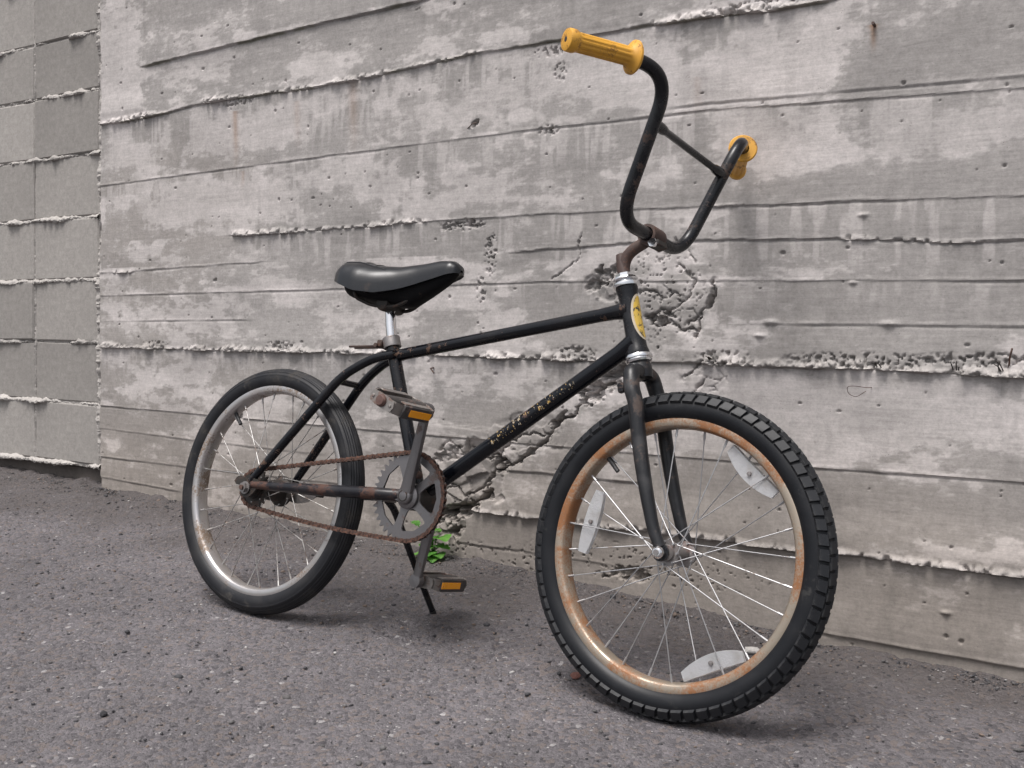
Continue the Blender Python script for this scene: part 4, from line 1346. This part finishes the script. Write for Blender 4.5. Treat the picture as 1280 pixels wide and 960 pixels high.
# ---- seat post and its collar
k = MB()
k.tube([(.2440, 0, .634), (.2545, 0, .5905), (.2680, 0, .5475)], .0104, 20)
k.build('seat_post', MT['chrome'], bike)
col_ = empty('seat_collar', bike)
MB().lathe([(.0128, -.010), (.0165, -.010), (.0168, -.008), (.0168, .008), (.0165, .010), (.0128, .010)], (.2640, 0, .5570), -sdir, 26).build('collar_band', MT['steel'], col_)
k = MB()
k.box((.2435, -.004, .5530), (1, 0, 0), Y, (0, 0, 1), .006, .010, .007, .002)
k.build('collar_ears', MT['rust'], col_)
MB().tube([(.2385, -.018, .5490), (.2385, .018, .5490)], .0042, 10).build('collar_bolt', MT['rust'], col_)
for y_ in (-.010, .006):
    MB().tube([(.240, y_, .5480), (.165, y_ + .002, .5440)], .0022, 8).build('collar_lever', MT['rust'], col_)

# ---- cranks and chainring
CL = -.037
crk = Vector((.034, 0, .155))
cu = crk.normalized(); cn = Vector((cu.z, 0, -cu.x))
def crank(sgn):
    o = crk if sgn < 0 else -crk
    pts = [BB + Y * sgn * .050, BB + Y * sgn * .0560 + o * .03, BB + o * .35 + Y * sgn * .060, BB + o * .75 + Y * sgn * .0655, BB + o + Y * sgn * .068]
    m_ = MB()
    d = o.normalized(); n_ = Vector((d.z, 0, -d.x))
    vs_, fs_ = [], []
    sect = [(0, .0125, .0080), (.06, .0125, .0078), (.5, .0098, .0068), (.9, .0088, .0062), (1.0, .0105, .0068)]
    J = 12
    for t, hw, hd in sect:
        c = BB + o * t + Y * sgn * (.0455 + .0185 * t)
        for j in range(J):
            a = 2 * math.pi * j / J
            ca, sa = math.cos(a), math.sin(a)
            vs_.append(c + n_ * hw * math.copysign(abs(ca) ** .6, ca) + Y * hd * math.copysign(abs(sa) ** .6, sa))
    for i in range(len(sect) - 1):
        for j in range(J):
            fs_.append((i * J + j, i * J + (j + 1) % J, (i + 1) * J + (j + 1) % J, (i + 1) * J + j))
    m_.add(vs_, fs_)
    # round bosses at both ends
    m_.lathe([(0, -.0092), (.0080, -.0090), (.0125, -.0080), (.0145, -.0060), (.0150, -.0030), (.0150, .006), (0, .006)] if sgn < 0 else [(0, -.006), (.0150, -.006), (.0150, .003), (.0145, .006), (.0125, .008), (.008, .009), (0, .0092)], BB + Y * sgn * .0450, Y, 28)
    m_.lathe([(0, -.0078), (.0125, -.0072), (.0130, .0), (.0125, .0072), (0, .0078)], BB + o + Y * sgn * .064, Y, 20)
    ob = m_.build('crank_arm', MT['crank'], bike)
    return BB + o + Y * sgn * .064
PE_R, PE_L = crank(-1), crank(1)
MB().lathe([(0, -.054), (.0105, -.054), (.0105, .054), (0, .054)], BB, Y, 18).build('crank_spindle', MT['grease'], bike)
MB().lathe([(.010, -.0440), (.0190, -.0440), (.0225, -.0415), (.0225, -.0385), (.010, -.0385)], BB, Y, 26).build('bearing_cone', MT['crank'], bike)

def chainring():
    N = 39
    pr = .0127 / (2 * math.sin(math.pi / N))
    bm = bmesh.new()
    c = BB + Y * CL
    def pt(r, a): return bm.verts.new((c.x + r * math.cos(a), c.y, c.z + r * math.sin(a)))
    # five windows; each point is placed on a polar net with straight-sided arms
    A0 = R(39)
    rings = [.012, .0240, .0247, .028, .036, .044, .052, .0590, .0622, .0630]
    ro = .0680
    step = 2 * math.pi / 5
    M_ = 9
    arm_hw = {.0265: .42, .030: .0118, .036: .0108, .044: .0108, .052: .0122, .0575: .0165, .0605: None}
    def arm_half(r):
        if r <= .0241: return step / 2
        if r >= .0629: return step / 2
        return math.asin(min(.99, float(np.interp(r, [.0247, .028, .036, .044, .052, .0590, .0622], [.0098, .0082, .0074, .0076, .0082, .0094, .0128])) / r))
    grid = []
    for r in rings + [ro]:
        row = []
        for s_ in range(5):
            ac = A0 + s_ * step
            h = min(arm_half(r), step / 2)
            for i in range(-3, 4): row.append(pt(r, ac + h * i / 3))
            for i in range(1, 4): row.append(pt(r, ac + h + (step - 2 * h) * i / 4))
        grid.append(row)
    n = len(grid[0])
    for k_ in range(len(grid) - 1):
        for i in range(n):
            j = (i + 1) % n
            within = i % 10
            in_window = within >= 6
            r0, r1 = (rings + [ro])[k_], (rings + [ro])[k_ + 1]
            if in_window and r0 >= .0239 and r1 <= .0631: continue
            try: bm.faces.new((grid[k_][i], grid[k_][j], grid[k_ + 1][j], grid[k_ + 1][i]))
            except ValueError: pass
    bmesh.ops.remove_doubles(bm, verts=bm.verts, dist=.00005)
    me = bpy.data.meshes.new('tmp')
    geom = bm.faces[:]
    bmesh.ops.recalc_face_normals(bm, faces=bm.faces)
    bmesh.ops.solidify(bm, geom=geom, thickness=.0035)
    bm.to_mesh(me); bm.free()
    k = MB()
    ya, yb = min(v.co.y for v in me.vertices) + .0002, max(v.co.y for v in me.vertices) - .0002
    k.v = [tuple(v.co) for v in me.vertices]; k.f = [tuple(p.vertices) for p in me.polygons]
    # toothed rim
    inner = [(c.x + (ro - .002) * math.cos(2 * math.pi * i / (N * 5)), c.z + (ro - .002) * math.sin(2 * math.pi * i / (N * 5))) for i in range(N * 5)]
    outer = []
    for i in range(N * 5):
        a = 2 * math.pi * i / (N * 5)
        rr = pr + (-.0042, -.0022, .0040, .0040, -.0022)[i % 5]
        outer.append((c.x + rr * math.cos(a), c.z + rr * math.sin(a)))
    n2 = N * 5
    vs_ = [(x, ya, z) for x, z in inner] + [(x, ya, z) for x, z in outer] + [(x, yb, z) for x, z in inner] + [(x, yb, z) for x, z in outer]
    fs_ = []
    for i in range(n2):
        j = (i + 1) % n2
        fs_ += [(i, j, n2 + j, n2 + i), (2 * n2 + i, 3 * n2 + i, 3 * n2 + j, 2 * n2 + j), (n2 + i, n2 + j, 3 * n2 + j, 3 * n2 + i)]
    k.add(vs_, fs_)
    k.build('chainring', MT['crank'], bike, ang=30)
    return N, pr
NT, PRF = chainring()
MB().lathe([(0, -.0075), (.0062, -.0070), (.0068, -.004), (.0068, .006), (0, .006)], BB + Vector((.017, CL - .004, .040)), Y, 16).build('drive_pin', MT['rust'], bike)

# ---- chain
chain = empty('chain', bike)
def link_mesh(outer):
    k = MB()
    p = .0127
    for sgn in (-1, 1):
        y0 = sgn * (.0036 if outer else .0023)
        poly = []
        for i in range(7):
            a = R(90 + 30 * i); poly.append((.0043 * math.cos(a), .0043 * math.sin(a)))
        poly.append((p / 2, -.0031))
        for i in range(7):
            a = R(-90 + 30 * i); poly.append((p + .0043 * math.cos(a), .0043 * math.sin(a)))
        poly.append((p / 2, .0031))
        k.plate(poly, y0 - .0006, y0 + .0006)
    if outer:
        for x in (0, p): k.tube([(x, -.0050, 0), (x, .0050, 0)], .0019, 6)
    else:
        for x in (0, p): k.tube([(x, -.0017, 0), (x, .0017, 0)], .0038, 8)
    me = k.mesh('chain_link', smooth=False)
    me.materials.append(MT['chain'])
    return me
def build_chain():
    r1 = .0127 / (2 * math.sin(math.pi / 18)); r2 = PRF
    c1, c2 = Vector((RA.x, RA.z)), Vector((BB.x, BB.z))
    d = (c2 - c1).length
    base = math.atan2(c2.y - c1.y, c2.x - c1.x)
    be = math.acos((r1 - r2) / d)          # angle of the tangent radius against the centre line
    a_top, a_bot = base + be, base - be
    pts = []
    n = 60
    def P(c, r, a): return Vector((c.x + r * math.cos(a), c.y + r * math.sin(a)))
    for i in range(81):
        t = i / 80; q = P(c1, r1, a_top).lerp(P(c2, r2, a_top), t); pts.append(q)
    span = 2 * be
    for i in range(1, n): pts.append(P(c2, r2, a_top - span * i / n))
    for i in range(81):
        t = i / 80; q = P(c2, r2, a_bot).lerp(P(c1, r1, a_bot), t)
        q.y -= .006 * math.sin(math.pi * t); pts.append(q)
    span1 = 2 * math.pi - 2 * be
    for i in range(1, n): pts.append(P(c1, r1, a_bot - span1 * i / n))
    pts.append(pts[0])
    L_ = [0]
    for a, b in zip(pts[:-1], pts[1:]): L_.append(L_[-1] + (b - a).length)
    tot = L_[-1]
    cnt = int(round(tot / .0127 / 2)) * 2
    px = [p.x for p in pts]; pz = [p.y for p in pts]
    jo = [(float(np.interp(tot * i / cnt, L_, px)), float(np.interp(tot * i / cnt, L_, pz))) for i in range(cnt + 1)]
    mo, mi = link_mesh(True), link_mesh(False)
    for i in range(cnt):
        (x0, z0), (x1, z1) = jo[i], jo[i + 1]
        an = math.atan2(z1 - z0, x1 - x0)
        l = math.hypot(x1 - x0, z1 - z0) / .0127
        M = Matrix.Translation((x0, CL, z0)) @ Matrix.Rotation(-an, 4, 'Y') @ Matrix.Diagonal((l, 1, 1, 1))
        mesh_obj('chain_link', mo if i % 2 else mi, None, chain, M)
build_chain()

# ---- pedals
def pedal(e, sgn, pitch):
    """rat-trap pedal: spindle along y, cage plates fore and aft with amber reflectors"""
    r_ = empty('pedal', bike, Matrix.Translation(e) @ Matrix.Rotation(pitch, 4, 'Y'))
    y0, y1 = sgn * .014, sgn * .120
    MB().tube([(0, 0, 0), (0, sgn * .020, 0), (0, sgn * .112, 0)], [.0075, .0065, .0065], 12).build('spindle', MT['pedal_dark'], r_)
    MB().lathe([(0, y0), (.012, y0), (.0125, (y0 + y1) / 2), (.0115, y1), (0, y1)], (0, 0, 0), Y, 18).build('barrel', MT['pedal_dark'], r_)
    MB().lathe([(0, y1 + sgn * .0085), (.0080, y1 + sgn * .0080), (.0105, y1 + sgn * .005), (.0108, y1), (0, y1)], (0, 0, 0), Y, 20).build('dust_cap', MT['pedal_dust_cap'], r_)
    hx, hz = .0335, .0105
    for f in (-1, 1):
        # cage plate: long flat bar bent in at both ends
        zz = [-hz, hz]
        prof = [(f * .014, y1 + 0), (f * .027, y1 - sgn * .002), (f * hx, y1 - sgn * .016), (f * hx, y0 + sgn * .014), (f * .029, y0 + sgn * .004), (f * .012, y0 + sgn * .002)]
        th = .0016
        vs_, fs_ = [], []
        inner = [(x - f * .0022, y) for x, y in prof]
        for (x, y), (xi, yi) in zip(prof, inner):
            vs_ += [(x, y, -hz), (x, y, hz), (xi, yi, hz * .96), (xi, yi, -hz * .96)]
        n = len(prof)
        for i in range(n - 1):
            for j in range(4):
                fs_.append((i * 4 + j, (i + 1) * 4 + j, (i + 1) * 4 + (j + 1) % 4, i * 4 + (j + 1) % 4))
        fs_ += [(0, 1, 2, 3), tuple((n - 1) * 4 + j for j in (3, 2, 1, 0))]
        MB().add(vs_, fs_).build('cage_plate', MT['pedal'], r_, ang=25)
        # folded top flange of the cage plate, reflector housing and lens
        k = MB()
        ym = (y0 + y1) / 2
        k.box((f * (hx - .006), ym, hz + .0012), (1, 0, 0), Y, (0, 0, 1), .0065, .034, .0012, .0006)
        k.box((f * (hx - .006), ym, -hz - .0012), (1, 0, 0), Y, (0, 0, 1), .0065, .034, .0012, .0006)
        k.build('cage_flange', MT['pedal'], r_)
        k = MB(); yl = ym - sgn * .004
        k.box((f * (hx + .0018), ym, -.0005), (1, 0, 0), Y, (0, 0, 1), .0026, .037, .0118, .0016)
        k.build('reflector_housing', MT['pedal_dark'], r_)
        MB().box((f * (hx + .0042), yl - sgn * .004, -.0005), (1, 0, 0), Y, (0, 0, 1), .0012, .0285, .0062, .0006).build('pedal_reflector', MT['amber'], r_)
    # end plates joining the cages
    for yy in (y1 + sgn * .0008, y0):
        k = MB()
        poly = [(-.026, -.0085), (-.012, -.0115), (.012, -.0115), (.026, -.0085), (.029, 0), (.026, .0085), (.012, .0115), (-.012, .0115), (-.026, .0085), (-.029, 0)]
        k.plate(poly, yy - .0011, yy + .0011)
        k.build('end_plate', MT['pedal'], r_, smooth=False)
    for f in (-1, 1):
        MB().lathe([(0, y1 + sgn * .0042), (.0028, y1 + sgn * .0036), (.0036, y1 + sgn * .0018), (0, y1)], (f * .021, 0, 0), Y, 12).build('rivet', MT['pedal'], r_)
    return r_
pedal(PE_R, -1, R(22))['label'] = 'raised right pedal with amber reflector'
pedal(PE_L, 1, R(4))['label'] = 'lowered left pedal with amber reflector'

# ---- kickstand, coaster brake arm
ks = empty('kickstand', bike)
kt = Vector((.306, .1915, .0530))
MB().tube(fillet([(.300, .012, .262), (.300, .034, .248), (.3035, .12, .140), kt], .012, 5), [.0070] * 7 + [.0064] * 6 + [.0060], 12).build('leg', MT['paint_worn'], ks)
MB().tube([kt.lerp(Vector((.3035, .12, .140)), .05), kt - Vector((0, -.002, .0025))], [.0068, .0066], 10).build('foot', MT['rubber'], ks)
MB().box((.300, .004, .2655), (1, 0, 0), Y, (0, 0, 1), .014, .020, .006, .002).build('mount_plate', MT['steel'], ks)
cb_ = empty('coaster_brake_arm', bike)
MB().plate([(-.012, .230), (.004, .228), (.036, .226), (.062, .232), (.090, .248), (.092, .258), (.070, .256), (.030, .252), (.008, .262), (-.010, .260)], .0480, .0505).build('brake_arm', MT['steel'], cb_)
MB().lathe([(.0085, .0475), (.0095, .0475), (.0115, .049), (.0115, .0585), (.0085, .0585)], (.088, 0, .2535), Y, 16).build('arm_clip', MT['grease'], cb_) if False else None
MB().box((.088, .0545, .2535), (1, 0, 0), Y, (0, 0, 1), .0055, .0075, .0085, .0015).build('arm_clip', MT['grease'], cb_)
